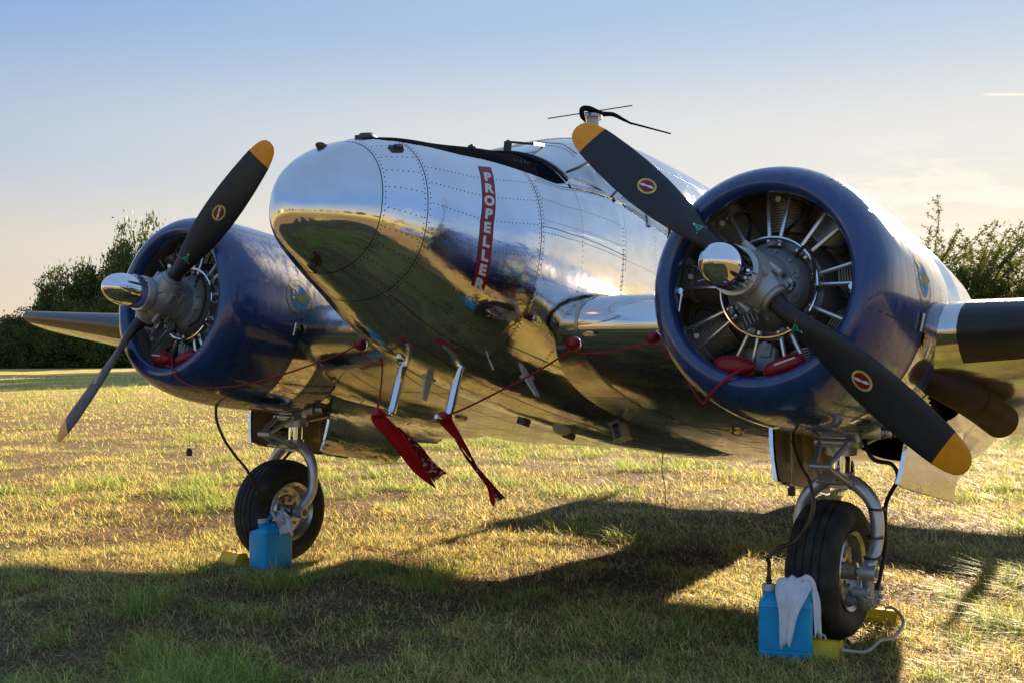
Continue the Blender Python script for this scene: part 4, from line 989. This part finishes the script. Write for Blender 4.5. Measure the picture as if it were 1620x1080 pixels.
def grass_field(name, x, y, hgt, wid, lean, seed, fine=True):
    r = np.random.default_rng(seed); N = len(x); z = gh(x, y)-.004
    big = fbm(x*.23, y*.23, 25); mid = fbm(x*1.1, y*1.1, 21); sm = fbm(x*3.3+5, y*3.3, 44)
    mid2 = fbm(x*2.3+3, y*2.3-7, 27); lush = np.clip((mid*.35+big*.25+mid2*.4-.525)/.06, 0, 1)*np.clip((sm-.40)/.14, 0, 1); dry = np.clip((fbm(x*.8+9, y*.8, 31)*.6+fbm(x*3.1+9, y*3.1, 33)*.4-.47)/.10, 0, 1)*(1-lush)
    keep = r.random(N) > .66*dry; x, y, z, lush, dry, sm = (q[keep] for q in (x, y, z, lush, dry, sm)); N = len(x)
    k = r.random(N); straw = np.array([.86, .66, .26]); green = np.array([.20, .33, .055]); brown = np.array([.32, .19, .085]); pale = np.array([.58, .60, .15])
    pg = .38+.50*lush-.26*dry; isg = k < pg; isb = (~isg) & (r.random(N) < .16+.5*dry)
    C = np.where(isg[:, None], np.where((r.random(N) < .45)[:, None], green, pale), np.where(isb[:, None], brown, straw))*(.55+.85*r.random(N))[:, None]
    h = hgt*(.35+1.2*r.random(N)**1.5)*(1+1.7*lush*isg)*(1-.35*isb)*(.6+.9*sm); wd = wid*(.55+.8*r.random(N))
    a = r.random(N)*2*pi; flop = r.random(N)**1.3; ln = (lean*(.3+1.2*r.random(N))+1.5*flop+.8*isb)*h; az = a+r.normal(0, .5, N)
    dx, dy = cos_(az)*ln+.2*h, sin_(az)*ln-.1*h; px, py = -sin_(a)*wd/2, cos_(a)*wd/2
    hz = h*np.sqrt(np.maximum(1-np.minimum(ln/h/2.6, .97)**2, .05))*(1-.45*flop)
    B = np.stack([x, y, z], 1); s = np.stack([px, py, 0*px], 1); Tt = B+np.stack([dx, dy, hz*.9], 1)
    if fine:
        V = np.empty((N, 5, 3)); M = B+np.stack([dx*.32, dy*.32, hz*.62], 1)
        V[:, 0] = B-s; V[:, 1] = B+s; V[:, 2] = M-s*.8; V[:, 3] = M+s*.8; V[:, 4] = Tt
        b0 = (np.arange(N)*5)[:, None]; T = np.concatenate([b0+[0, 1, 3], b0+[0, 3, 2], b0+[2, 3, 4]], 0)
    else:
        V = np.empty((N, 3, 3)); V[:, 0] = B-s; V[:, 1] = B+s; V[:, 2] = Tt; T = (np.arange(N)*3)[:, None]+np.array([[0, 1, 2]])
    me = tri_mesh(name, V.reshape(-1, 3), T, np.repeat(C, V.shape[1], 0), GRASSM); return link(name, me)
cos_, sin_ = np.cos, np.sin
def sector(N, r0, r1, half, seed, full=False, pw=1.0):
    r = np.random.default_rng(seed); u = r.random(N); R = (r0**pw+(r1**pw-r0**pw)*u)**(1/pw); A = (r.random(N)*2-1)*half+(YAW if not full else YAW)
    x = CAM.x+R*np.cos(A); y = CAM.y+R*np.sin(A); ok = np.ones(N, bool)
    for (cx, cy, rr) in ((-.60, 1.93, .12), (-.85, -1.80, .12), (-1.046, EY, .14), (-1.046, -EY, .14)): ok &= np.hypot(x-cx, y-cy) > rr
    return x[ok], y[ok]
gk = dict(kind="stuff")
for nm, lab, N, r0, r1, half, hh, ww, le, pw, sd, fi in (
    ("lawn_grass", "short mown grass of mixed green and straw blades across the field", 420000, 3.3, 9.5, rad(31), .046, .0036, .8, 1.35, 1, True),
    ("lawn_grass", "short mown grass farther back under the airplane", 330000, 9.5, 22, rad(29), .054, .0078, .5, 1.15, 2, False),
    ("lawn_grass", "distant mown grass running out to the hedge", 210000, 22, 62, rad(28), .060, .019, .5, 1.0, 3, False),
    ("lawn_grass", "mown grass around the airplane and behind the viewer", 130000, .3, 15, pi, .050, .010, .5, 1.0, 4, False)):
    x, y = sector(N, r0, r1, half, sd, pw=pw)
    tag(grass_field(nm, x, y, hh, ww, le, 50+sd, fi), lab, **gk)
# dry clippings lying flat
x, y = sector(110000, 3.2, 14, rad(33), 8, pw=1.3); d = fbm(x*1.1+3, y*1.1, 71); ok = d > .46; x, y = x[ok], y[ok]; N = len(x); r = np.random.default_rng(5)
a = r.random(N)*2*pi; L = .02+.04*r.random(N); w = .0016+.0016*r.random(N); z = gh(x, y)+.004+.022*r.random(N)**2; tz = r.normal(0, .25, N)*L
V = np.empty((N, 4, 3)); cx, sx = np.cos(a), np.sin(a)
for i, (u, v) in enumerate(((-1, -1), (1, -1), (1, 1), (-1, 1))): V[:, i] = np.stack([x+cx*L/2*u-sx*w*v, y+sx*L/2*u+cx*w*v, z+tz*u], 1)
b0 = (np.arange(N)*4)[:, None]; T = np.concatenate([b0+[0, 1, 2], b0+[0, 2, 3]], 0); C = np.where((r.random(N) < .5)[:, None], np.array([.34, .23, .10]), np.array([.16, .095, .05]))*(.6+.8*r.random(N))[:, None]
tag(link("grass_clippings", tri_mesh("grass_clippings", V.reshape(-1, 3), T, np.repeat(C, 4, 0), GRASSM)), "brown and straw coloured clippings lying on the mown grass", kind="stuff")

# ------------------------------------------------------------------ drain cans, rags, chocks
def drain_can(label, loc, rz):
    root = bpy.data.objects.new("drain_can", None); col.objects.link(root); root.location = loc; root.rotation_euler = (0, 0, rz); tag(root, label, "plastic can", "blue drain cans under the engines")
    w, d = .128, .088
    def ring(z, sx, sy, cx=0, r=.028):
        out = []; hx, hy = sx, sy
        for qx, qy, a0 in ((1, 1, 0), (-1, 1, 90), (-1, -1, 180), (1, -1, 270)):
            for k in range(5): t = rad(a0+22.5*k); out.append(Vector((cx+qx*(hx-r)+r*cos(t), qy*(hy-r)+r*sin(t), z)))
        return out
    g = G(); R_ = [ring(.0, w-.012, d-.012), ring(.004, w-.004, d-.004), ring(.012, w, d), ring(.030, w, d), ring(.033, w-.003, d-.003), ring(.038, w-.003, d-.003), ring(.041, w, d), ring(.235, w, d), ring(.238, w-.003, d-.003), ring(.243, w-.003, d-.003), ring(.246, w, d), ring(.262, w-.004, d-.004, 0), ring(.292, w-.026, d-.024, .010), ring(.302, w-.040, d-.040, .012, .024), ring(.304, .03, .02, .02, .012)]
    g.grid(R_, cv=True); g.f.append(tuple(range(19, -1, -1))); n0 = len(g.v); g.f.append(tuple(range(n0-20, n0)))
    bd = g.make("can_body", BLUECAN, root, auto=40)
    g = G(); g.tube(crv([(-.035, 0, .300), (-.022, 0, .335), (.02, 0, .346), (.075, 0, .346), (.105, 0, .330), (.112, 0, .300), (.114, 0, .27)], 5), .0185, 14); g.make("can_handle", BLUECAN, root)
    g = G(); g.revolve([(.285, .0), (.285, .030), (.318, .030), (.318, .0)], 'z', (-.080, 0, 0), 24); g.make("can_neck", BLUECAN, root)
    g = G(); prof = []
    g.revolve([(.312, .0), (.312, .034), (.338, .034), (.342, .030), (.342, 0)], 'z', (-.080, 0, 0), 28); g.make("can_cap", WHITECAP, root)
    g = G(); g.tube([(-.080, 0, .34), (-.080, 0, .385)], .012, 10); g.tube([(-.080, 0, .352), (-.080, 0, .362)], .016, 10); g.make("hose_fitting", DARKST, root)
    g = G(); g.box((.02, -d+.0015, .13), (.04, .0004, .001)) ; 
    return root
CANP, CANP_R = (-.600, 1.905, .0), math.atan2(.231, -.084)
can_p = drain_can("sky blue plastic can draped with a large white rag in front of the nearer tyre", CANP, CANP_R)
CANS, CANS_R = (-.835, -1.855, .0), rad(178)
can_s = drain_can("sky blue plastic can with a small stained rag beside the farther tyre", CANS, CANS_R)
def rag(name, label, root, m, pieces, group=None):
    rr = bpy.data.objects.new(name, None); 
    g = G()
    M = Matrix.Translation(root.location) @ Matrix.Rotation(root.rotation_euler.z, 4, 'Z')
    for seed, spine, w0, w1, cols in pieces:
        sp = crv(spine, 6); n = len(sp); r = random.Random(seed); ph = [r.random()*6 for _ in range(4)]; P_ = []
        for i, p in enumerate(sp):
            tt = i/(n-1); t = (sp[min(i+1, n-1)]-sp[max(i-1, 0)]).normalized(); ww = w0+(w1-w0)*max(0, (tt-.35)/.65)**1.4; row = []
            wd = cols; nn = t.cross(wd).normalized()
            for j in range(25):
                u = j/24*2-1; rip = .009*sin(u*3.2+ph[0]+tt*4)+.005*sin(u*8+ph[1]-tt*6)+.003*sin(u*15+ph[2]+tt*9)
                edge = (.012*sin(u*3+ph[3])+.007*sin(u*9+ph[0]))*tt
                row.append(M @ (p+wd*(u*ww*(1+.10*sin(tt*9+ph[1])))+nn*rip+t*edge))
            P_.append(row)
        g.grid(P_)
    o = g.make(name, m, None, auto=80); sm = o.modifiers.new("thickness", 'SOLIDIFY'); sm.thickness = .0022
    tag(o, label, "rag", group); return o
YV = Vector((1, 0, 0))
rag("rag", "large white rag hanging over the handle of the nearer blue can", can_p, RAG, [
    (3, [(.042, .04, .345), (.042, -.002, .373), (.040, -.045, .352), (.030, -.103, .300), (.016, -.114, .22), (.000, -.106, .065)], .082, .026, YV),
    (5, [(.060, -.02, .355), (.070, .0, .370), (.095, .02, .368), (.128, .02, .33), (.150, .01, .25), (.158, .0, .10)], .045, .022, Vector((.25, 1, 0)).normalized())])
rag("rag", "small grey-stained rag hung on the handle of the farther blue can", can_s, RAGD, [
    (9, [(.040, .055, .335), (.040, .012, .368), (.042, -.03, .352), (.048, -.090, .300), (.052, -.104, .225)], .055, .075, YV)])
def chock(label, loc, rz, L=.11):
    root = bpy.data.objects.new("wheel_chock", None); col.objects.link(root); root.location = loc; root.rotation_euler = (0, 0, rz); tag(root, label, "wheel chock", "yellow wheel chocks")
    g = G(); pl = [(-.062, 0), (.062, 0), (.058, .022), (.026, .075), (-.022, .078), (-.060, .020)]
    g.prism([(-L, a, b_) for a, b_ in pl], (2*L, 0, 0)); g.make("chock_body", CHOCK, root, bevel=.006)
    g = G(); g.tube(crv([(-.03, 0, .072), (-.025, .0, .095), (.02, .0, .098), (.03, 0, .073)], 4), .006, 8); g.make("rope_loop", ROPE, root); return root
CH1 = chock("yellow chock marked in black beside the farther tyre and can", (-.80, -2.17, .0), rad(78), .105)
g = G(); V, F = text_mesh("CM", .05); g.add([(-.1072, -.006+x*.030, .030+(y-.5)*.030) for x, y in V], F); g.make("chock_lettering", BLACKS, CH1, smooth=False)
CH2 = chock("yellow chock in front of the nearer tyre behind the blue can", (-.685, 2.045, .0), rad(96), .105)
CH3 = chock("yellow chock half hidden in grass behind the nearer tyre", (-1.50, 2.09, .0), rad(90), .10)
g = G(); g.tube(crv([(-.66, 2.16, .045), (-.75, 2.25, .03), (-.92, 2.27, .05), (-1.1, 2.28, .03), (-1.30, 2.27, .07), (-1.44, 2.18, .10), (-1.49, 2.12, .09)], 8), .008, 8)
tag(g.make("chock_rope", ROPE), "pale rope lying between the two chocks of the nearer tyre", "rope")
# drain hoses
def world_hose(label, pts, r=.0095):
    g = G(); g.tube(crv(pts, 10), r, 10); return tag(g.make("drain_hose", BROWNHOSE), label, "hose", "brown drain hoses")
def canpt(root, p): return Matrix.Translation(root.location) @ Matrix.Rotation(root.rotation_euler.z, 4, 'Z') @ Vector(p)
c1 = canpt(can_p, (-.080, 0, .38)); c2 = canpt(can_s, (-.080, 0, .38))
world_hose("brown hose looping from the nearer blue can up to the engine", [c1, c1+Vector((-.005, 0, .06)), (-0.55, 1.836, 0.471), (-0.58, 1.879, 0.52), (-0.62, 1.947, 0.555), (-0.64, 2.01, 0.65), (-0.66, 2.026, 0.741), (-0.7, 1.989, 0.843), (-0.74, 1.929, 0.913), (-0.79, 1.877, 1.001), (-0.83, 1.852, 1.077), (-.85, 1.86, 1.16)])
world_hose("brown hose rising in a curve from the farther blue can to the engine", [c2, c2+Vector((.008, 0, .06)), (-.735, -1.85, .49), (-.66, -1.888, .666), (-.60, -1.944, .774), (-.56, -2.003, .88), (-.53, -2.043, 1.007), (-.53, -2.048, 1.112), (-.54, -2.03, 1.19)])
for lab, top, ln in (("small dark weight hanging on a thread below the nearer engine", (-.80, 1.86, 1.10), .30), ("small dark weight hanging on a thread below the farther engine", (-.30, -2.05, 1.17), .33)):
    g = G(); T_ = Vector(top); g.tube([T_, T_-Vector((0, 0, ln))], .0016, 6)
    dw = bpy.data.objects.new("drain_bottle", None); col.objects.link(dw); dw.location = T_-Vector((0, 0, ln+.05)); tag(dw, lab, "drain bottle", "small weights below the engines")
    th_ = G(); th_.tube([Vector((0, 0, .045)), Vector((0, 0, ln+.05))], .0018, 6); th_.make("thread", ROPE, dw)
    th_ = G(); th_.revolve([(0, 0), (0, .018), (.035, .020), (.04, .014), (.05, .014), (.05, 0)], 'z', (0, 0, 0), 14); th_.make("bottle", DARKST, dw)

# ------------------------------------------------------------------ red covers, ribbons and cords
def A(*p): return A2W(p)
def plug(label, c, sx, sy, sz, tilt, white=None):
    root = bpy.data.objects.new("intake_plug", None); col.objects.link(root); root.location = A2W(c); root.rotation_euler = (tilt, -TH, 0); tag(root, label, "engine plug", "red padded plugs in the cowlings")
    g = G(); P_ = []
    for i in range(17):
        t = pi*i/16; row = []
        for j in range(32):
            u = 2*pi*j/32; e = .55; sp = lambda q, e: math.copysign(abs(q)**e, q); row.append(Vector((sx*sp(cos(t), 1), sy*sp(sin(t), .7)*sp(cos(u), .8), sz*sp(sin(t), .7)*sp(sin(u), .8))))
        P_.append(row)
    g.grid(P_, cv=True); g.make("cushion", REDC, root)
    g = G(); g.tube([Vector((0.004, sy*1.01*math.copysign(abs(cos(u))**.8, cos(u)), sz*1.01*math.copysign(abs(sin(u))**.8, sin(u)))) for u in np.linspace(0, 2*pi, 41)], .005, 6, caps=False); g.make("piping", REDC, root)
    if white:
        g = G(); g.box((sx*.93, white[0], white[1]), (.006, white[2], .004)); g.make("white_label", WHITES, root)
    return root
plug("red padded plug on the left of the pair in the nearer cowling", (-.155, 1.865, -.375), .05, .098, .043, rad(-4))
plug("red padded plug with a white strip on the right in the nearer cowling", (-.150, 2.105, -.372), .05, .098, .038, rad(20), (.02, .008, .05))
plug("red padded plug with a white strip on the left in the farther cowling", (-.155, -2.06, -.362), .05, .085, .043, rad(-4), (-.01, .012, .04))
plug("red padded plug on the right of the pair in the farther cowling", (-.150, -1.83, -.362), .05, .090, .038, rad(20))
def knob(label, c, r=.038):
    root = bpy.data.objects.new("inlet_plug", None); col.objects.link(root); root.location = A2W(c); root.rotation_euler = (0, -TH, 0); tag(root, label, "inlet plug", "red round plugs along the wing")
    g = G(); g.revolve([(-.03, .0), (-.03, r*.9), (.0, r*1.05), (.018, r*.95), (.035, r*.55), (.04, 0)], 'x', (0, 0, 0), 24); g.make("plug_disc", REDC, root, auto=60)
    g = G(); g.revolve([(-.035, .0), (-.035, r*1.0), (-.02, r*1.08), (-.015, r*.9)], 'x', (0, 0, 0), 24); g.make("plug_collar", CHROME, root); return root
knob("red round plug where the wing meets the fuselage", (-.575, .735, -.205)); knob("red round plug close beside the nearer cowling", (-.605, 1.20, -.17), .034); knob("red plug near the farther cowling behind the first mast", (-.60, -.80, -.205))
def cordo(label, pts, r=.0055):
    g = G(); g.tube(crv([A2W(p) for p in pts], 8), r, 8); return tag(g.make("red_cord", REDCORD), label, "cord", "red cords between the covers")
cordo("thick red cord looped over the lip of the nearer cowling", [(-.12, 1.97, -.378), (-.09, 1.92, -.40), (-.065, 1.89, -.43), (-.062, 1.83, -.478), (-.11, 1.76, -.53), (-.28, 1.655, -.53), (-.48, 1.47, -.40)], .008)
cordo("red cord running from the nearer cowling along the wing to the fuselage", [(-.48, 1.47, -.40), (-.57, 1.32, -.27), (-.555, 1.22, -.215), (-.54, 1.0, -.255), (-.53, .85, -.265), (-.54, .74, -.25)])
cordo("long red cord from the wing joint down to the nearer mast", [(-.54, .74, -.25), (-.45, .60, -.375), (-.35, .43, -.50), (-.25, .30, -.60), (-.20, .20, -.655)])
cordo("long red cord drooping across the farther cowling", [(-.12, -1.93, -.37), (-.085, -1.88, -.405), (-.064, -1.83, -.468), (-.09, -1.72, -.53), (-.14, -1.58, -.545), (-.25, -1.35, -.50), (-.37, -1.12, -.405), (-.50, -.90, -.29), (-.56, -.80, -.22)], .0055)
cordo("thin red cord hanging from the wing to the farther mast", [(-.56, -.79, -.23), (-.50, -.62, -.315), (-.38, -.42, -.36), (-.16, -.26, -.35), (-.14, -.215, -.38), (-.13, -.20, -.52), (-.118, -.20, -.64)], .005)
m = bpy.data.materials.new("worn_print_ribbon"); m.use_nodes = True; b = m.node_tree.nodes["Principled BSDF"]; x = m.node_tree.nodes.new("ShaderNodeTexNoise"); x.inputs["Scale"].default_value = 34; x.inputs["Detail"].default_value = 2
t_ = m.node_tree.nodes.new("ShaderNodeTexCoord"); m.node_tree.links.new(t_.outputs["Object"], x.inputs["Vector"]); r_ = m.node_tree.nodes.new("ShaderNodeMapRange"); r_.inputs[1].default_value = .54; r_.inputs[2].default_value = .57; m.node_tree.links.new(x.outputs["Fac"], r_.inputs[0])
k_ = m.node_tree.nodes.new("ShaderNodeMix"); k_.data_type = 'RGBA'; k_.inputs[6].default_value = (.30, .006, .012, 1); k_.inputs[7].default_value = (.70, .60, .50, 1); m.node_tree.links.new(r_.outputs[0], k_.inputs[0]); m.node_tree.links.new(k_.outputs[2], b.inputs["Base Color"]); b.inputs["Roughness"].default_value = .7; RIBP = m
def ribbon_strip(name, pts, w, roll, m, parent):
    c = crv([A2W(p) for p in pts], 10); n = len(c); P_ = []
    for i, p in enumerate(c):
        t = (c[min(i+1, n-1)]-c[max(i-1, 0)]).normalized(); k = i/(n-1)
        ww = np.interp(k, [a for a, b in w], [b for a, b in w]); rl = np.interp(k, [a for a, b in roll], [b for a, b in roll])
        s = t.cross(Vector((cos(YAW), sin(YAW), 0))).normalized(); nn = t.cross(s); d = s*cos(rl)+nn*sin(rl)
        P_.append([p+d*ww*u*.5+nn*(.010*(u*u)+.004*sin(6*u+k*9)) for u in np.linspace(-1, 1, 9)])
    g = G(); g.grid(P_); o = g.make(name, m, parent, auto=80); s_ = o.modifiers.new("thickness", 'SOLIDIFY'); s_.thickness = .0016; return o
def streamer(label, head, front, back, cap):
    root = bpy.data.objects.new("warning_streamer", None); col.objects.link(root); tag(root, label, "streamer", "red ribbons hanging from the masts")
    g = G(); g.tube([A2W(p) for p in cap], [.022, .026, .030, .024], 12); g.make("mast_cover", REDC, root)
    ribbon_strip("ribbon", *front, REDR, root); ribbon_strip("printed_ribbon", *back, RIBP, root); return root
y = -.2
streamer("broad red ribbon blowing from the mast nearer the nose", None,
    ([(-.115, y, -.645), (-.15, y, -.69), (-.25, y, -.745), (-.40, y, -.84), (-.55, y-.01, -.94), (-.70, y, -1.03)], [(0, .050), (.10, .080), (.5, .092), (.75, .075), (.9, .04), (1, .004)], [(0, 0), (.5, .15), (1, .4)]),
    ([(-.34, y-.03, -.715), (-.44, y-.035, -.765), (-.55, y-.04, -.830), (-.68, y-.04, -.915), (-.775, y-.03, -.965)], [(0, .02), (.4, .075), (1, .095)], [(0, .5), (.5, .3), (1, .2)]),
    [(-.17, y, -.665), (-.14, y, -.66), (-.115, y, -.655), (-.098, y, -.65)])
y = .2
streamer("narrow twisted red ribbon blowing from the second mast", None,
    ([(-.18, y, -.65), (-.24, y, -.69), (-.34, y, -.755), (-.46, y, -.84), (-.58, y, -.93), (-.68, y, -1.01), (-.73, y, -1.105)], [(0, .055), (.10, .075), (.35, .050), (.6, .024), (.8, .036), (.95, .036), (1, .008)], [(0, .2), (.4, .7), (.6, 1.2), (1, .3)]),
    ([(-.33, y-.02, -.755), (-.46, y-.02, -.85), (-.60, y-.02, -.93), (-.72, y-.02, -1.0), (-.82, y-.01, -1.065)], [(0, .012), (.4, .032), (1, .052)], [(0, .9), (.5, .5), (1, .4)]),
    [(-.245, y, -.668), (-.22, y, -.662), (-.19, y, -.657), (-.172, y, -.652)])

# ------------------------------------------------------------------ trees and bushes
LEAFM = leaf_mat("tree_leaves", .24, .6); BARK = mat("bark", (.06, .045, .032), .9, noise=(9, (.03, .024, .018), .4, .7), bump=(14, .6, .02, (1, 1, .3)))
def leaves_np(C_, n_, size, col0, col1, r, flat=.0):
    """leaf quads centred at C_ (Nx3)"""
    N = len(C_); a = r.normal(size=(N, 3)); a /= np.linalg.norm(a, axis=1)[:, None]; b = r.normal(size=(N, 3)); b -= a*(a*b).sum(1)[:, None]; b /= np.linalg.norm(b, axis=1)[:, None]
    s = size*(.6+.8*r.random(N))[:, None]; V = np.stack([C_-a*s, C_+b*s*.45, C_+a*s, C_-b*s*.45], 1); b0 = (np.arange(N)*4)[:, None]
    T = np.concatenate([b0+[0, 1, 2], b0+[0, 2, 3]], 0); k = r.random(N)[:, None]; C = (np.array(col0)*(1-k)+np.array(col1)*k)*(.7+.6*r.random(N))[:, None]
    return V.reshape(-1, 3), T, np.repeat(C, 4, 0)
def crown_mesh(seed, nblob, nleaf, size, low=.0, sparse=False):
    r = np.random.default_rng(seed); B = []
    while len(B) < nblob:
        p = r.uniform(-1, 1, 3); p[2] = r.uniform(low, 1); wz = 1-max(0, (p[2]-.25))/.75
        if np.hypot(p[0], p[1]) < (.35+.65*max(wz, 0)**.6)*(.75 if p[2] > .85 else 1): B.append(np.array([p[0]*.86, p[1]*.86, p[2]*.9]))
    B = np.array(B); rad_ = r.uniform(.12, .26, nblob); i = r.integers(0, nblob, nleaf); d = r.normal(size=(nleaf, 3)); d /= np.linalg.norm(d, axis=1)[:, None]
    C_ = B[i]+d*(rad_[i]*r.uniform(.55, 1.08, nleaf))[:, None]*np.array([1, 1, .62])
    # stray sprigs beyond the outline
    j = r.random(nleaf) < .07; C_[j] += d[j]*.07+np.array([0, 0, .02])
    return leaves_np(C_, nleaf, size, (.055, .095, .020), (.13, .16, .035), r)
crowns = []
for s in range(4):
    V, T, C = crown_mesh(100+s, 120, 26000, .024, -.12); crowns.append(tri_mesh("crown", V, T, C, LEAFM))
def limb_tree(H, Wd, seed, parent):
    r = random.Random(seed); g = G(); g.tube([(0, 0, -.3), (.1*r.random(), 0, H*.3), (.2*r.random(), .1, H*.65)], [.022*H, .017*H, .008*H], 8)
    for k in range(7):
        a = r.random()*6.28; z = H*(.15+.07*k); g.tube(crv([(0, 0, z), (Wd*.25*cos(a), Wd*.25*sin(a), z+H*.12), (Wd*.42*cos(a), Wd*.42*sin(a), z+H*.2)], 3), [.008*H]*6+[.003*H], 6)
    g.v = [tuple(v) for v in g.v]; return g.make("trunk", BARK, parent)
def pix_ground(px, dist):
    d = (_f+_r2*(px-810)/1903.39); d.z = 0; d.normalize(); return Vector((CAM.x+d.x*dist, CAM.y+d.y*dist, 0))
def tree(name, label, pos, H, Wd, k, rz, group, trunk=True):
    root = bpy.data.objects.new(name, None); col.objects.link(root); zz = float(gh(pos.x, pos.y)); root.location = (pos.x, pos.y, zz); root.rotation_euler = (0, 0, rz); tag(root, label, "tree", group)
    c = link("crown", crowns[k % 4], root); c.scale = (Wd/2, Wd/2, H*.97); c.location = (0, 0, H*.04)
    if trunk: limb_tree(H, Wd, k*7+3, root)
    return root
HG = "dark trees of the hedgerow across the field"
HEDGE = [(-60, 84, 3.6, 6.5, "low hedge tree at the far edge of the field, outermost on that side"), (-15, 86, 3.4, 6.5, "low hedge tree showing just above the farther wing tip"), (35, 83, 3.7, 6.0, "low hedge tree beneath the start of the rising tree line"),
    (78, 85, 5.0, 5.5, "small hedge tree where the tree line begins to rise"), (112, 83, 6.7, 6.0, "medium hedge tree a third of the way up the rising tree line"), (158, 85, 7.7, 6.5, "medium tall hedge tree behind the farther spinner"), (200, 83, 9.3, 6.5, "tall hedge tree just before the highest crown"),
    (246, 85, 9.9, 7.0, "tallest hedge tree with its crown above the farther cowling"), (292, 84, 9.5, 6.5, "tall hedge tree behind the upper blade of the farther propeller"), (338, 86, 8.6, 6.5, "hedge tree mostly hidden behind the farther cowling"), (385, 84, 6.8, 6.0, "hedge tree hidden behind the gap between cowling and nose"),
    (60, 80, 3.0, 5.5, "low bushy hedge tree in front of the rising tree line"), (130, 80, 4.4, 5.5, "bushy hedge tree in front of the medium trees"), (180, 80, 5.2, 5.5, "bushy hedge tree low behind the farther wing"), (0, 80, 2.9, 5.5, "low bushy hedge tree beyond the farther wing tip"), (230, 79.5, 5.5, 5.5, "bushy hedge tree below the tallest crown")]
for i, (px, d, H, W_, lab) in enumerate(HEDGE): tree("hedge_tree", lab, pix_ground(px, d), H*1.02, W_, i, i*1.3, HG)
for i, (x, y, H) in enumerate(((-50, -42, 11.5), (-55, -48, 11), (-47, -36.5, 10))): tree("hedge_tree", "broad field tree hidden beyond the fuselage, %s of three" % ("tallest", "farthest", "nearest")[i], Vector((x, y, 0)), H, 8, i+2, i*2.1, "field trees beyond the fuselage")
# bushes with long arching shoots beyond the nearer wing
def bush(label, pos, H, Wd, seed, shoots):
    root = bpy.data.objects.new("hawthorn_bush", None); col.objects.link(root); root.location = pos; tag(root, label, "bush", "bushes with arching shoots beyond the nearer wing")
    r = np.random.default_rng(seed); V, T, C = crown_mesh(seed, 90, 22000, .024, -.05); V = V*np.array([Wd/2*1.15, Wd/2*1.15, H*.70]); CC = []; g = G(); rr = random.Random(seed)
    Vs, Ts, Cs = [V], [T], [C*np.array([.95, .9, .9])]; nb = len(V)
    for k in range(shoots):
        a = rr.random()*6.28; u = rr.uniform(.1, .8)*Wd/2; p0 = Vector((u*.5*cos(a), u*.5*sin(a), H*.35)); L = rr.uniform(.56, .76)*H; ln = rr.uniform(.15, .65)
        pts = [p0]; d = Vector((cos(a)*ln, sin(a)*ln, 1)).normalized(); p = p0.copy()
        for i in range(12):
            p = p+d*(L/12); d = (d+Vector((rr.gauss(0, .07)+cos(a)*.05, rr.gauss(0, .07)+sin(a)*.05, -.06))).normalized(); pts.append(p.copy())
        g.tube(pts, [.018*(1-i/13)+.003 for i in range(13)], 5)
        side = [(pts[i], pts[i]+Vector((rr.gauss(0, .18), rr.gauss(0, .18), rr.uniform(.05, .3)))) for i in range(3, 12) for _ in (0, 1)]
        Cc = []
        for i in range(12):
            for q in range(16): Cc.append(np.array(pts[i].lerp(pts[i+1], rr.random()))+r.normal(0, .035, 3))
        for p_, q_ in side:
            g.tube([p_, q_], [.005, .002], 4)
            for q in range(12): Cc.append(np.array(p_.lerp(q_, rr.random()))+r.normal(0, .035, 3))
        V2, T2, C2 = leaves_np(np.array(Cc), 0, .038, (.09, .13, .022), (.24, .25, .045), r); Vs.append(V2); Ts.append(T2+nb); Cs.append(C2); nb += len(V2)
    link("crown", tri_mesh("crown", np.concatenate(Vs), np.concatenate(Ts), np.concatenate(Cs), LEAFM), root); g.tube([(0, 0, -.2), (.05, 0, H*.5)], [.09, .05], 8); g.make("branches", BARK, root); return root
for i, (px, d, H, W_, sh, lab) in enumerate(((1462, 36, 5.2, 2.6, 10, "bush with arching shoots just beside the nearer cowling"), (1525, 36, 5.0, 2.8, 12, "tallest bush with long shoots above the nearer wing"), (1592, 37, 4.4, 2.6, 9, "ragged bush over the outer part of the nearer wing"), (1655, 36, 4.6, 3.0, 9, "bush cut off at the edge of the view beyond the nearer wing"), (1720, 37, 4.6, 3.0, 6, "outermost bush past the edge of the view"), (1405, 37, 4.3, 2.6, 2, "low bush hidden behind the nearer cowling"))):
    bush(lab, pix_ground(px, d), H*1.05, W_, 300+i, sh+7)
# what stands behind the viewer and shows in the polished nose
for i, a in enumerate(range(-100, 101, 9)):
    t = YAW+pi+rad(a); d = 120+10*sin(i*2.3); tree("field_edge_tree", "tree %s on the field edge behind the viewer" % "of the row", Vector((CAM.x+d*cos(t), CAM.y+d*sin(t), 0)), 6.5+2.5*sin(i*1.7), 15, i, i, "row of trees behind the viewer", trunk=False)
hg = bpy.data.objects.new("hangar", None); col.objects.link(hg); hp = Vector((55, -62, 0)); hg.location = hp; hg.rotation_euler = (0, 0, rad(-45)); tag(hg, "pale hangar with a shallow roof far behind the viewer", "hangar")
HW = mat("pale_cladding", (.45, .38, .30), .7, noise=(4, (.38, .33, .27), .4, .7)); HR = mat("roof_sheet", (.30, .24, .2), .6)
g = G(); g.box((0, 0, 2.4), (10, 6, 2.4)); g.make("wall", HW, hg, smooth=False)
g = G(); g.prism([(-10.4, -6.5, 4.85), (-10.4, 6.5, 4.85), (-10.4, 0, 6.6)], (20.8, 0, 0)); g.make("roof", HR, hg, smooth=False)
g = G(); g.box((0, 6.05, 2), (4, .05, 2)); g.box((0, -6.05, 2), (4, .05, 2)); g.make("door", HR, hg, smooth=False)
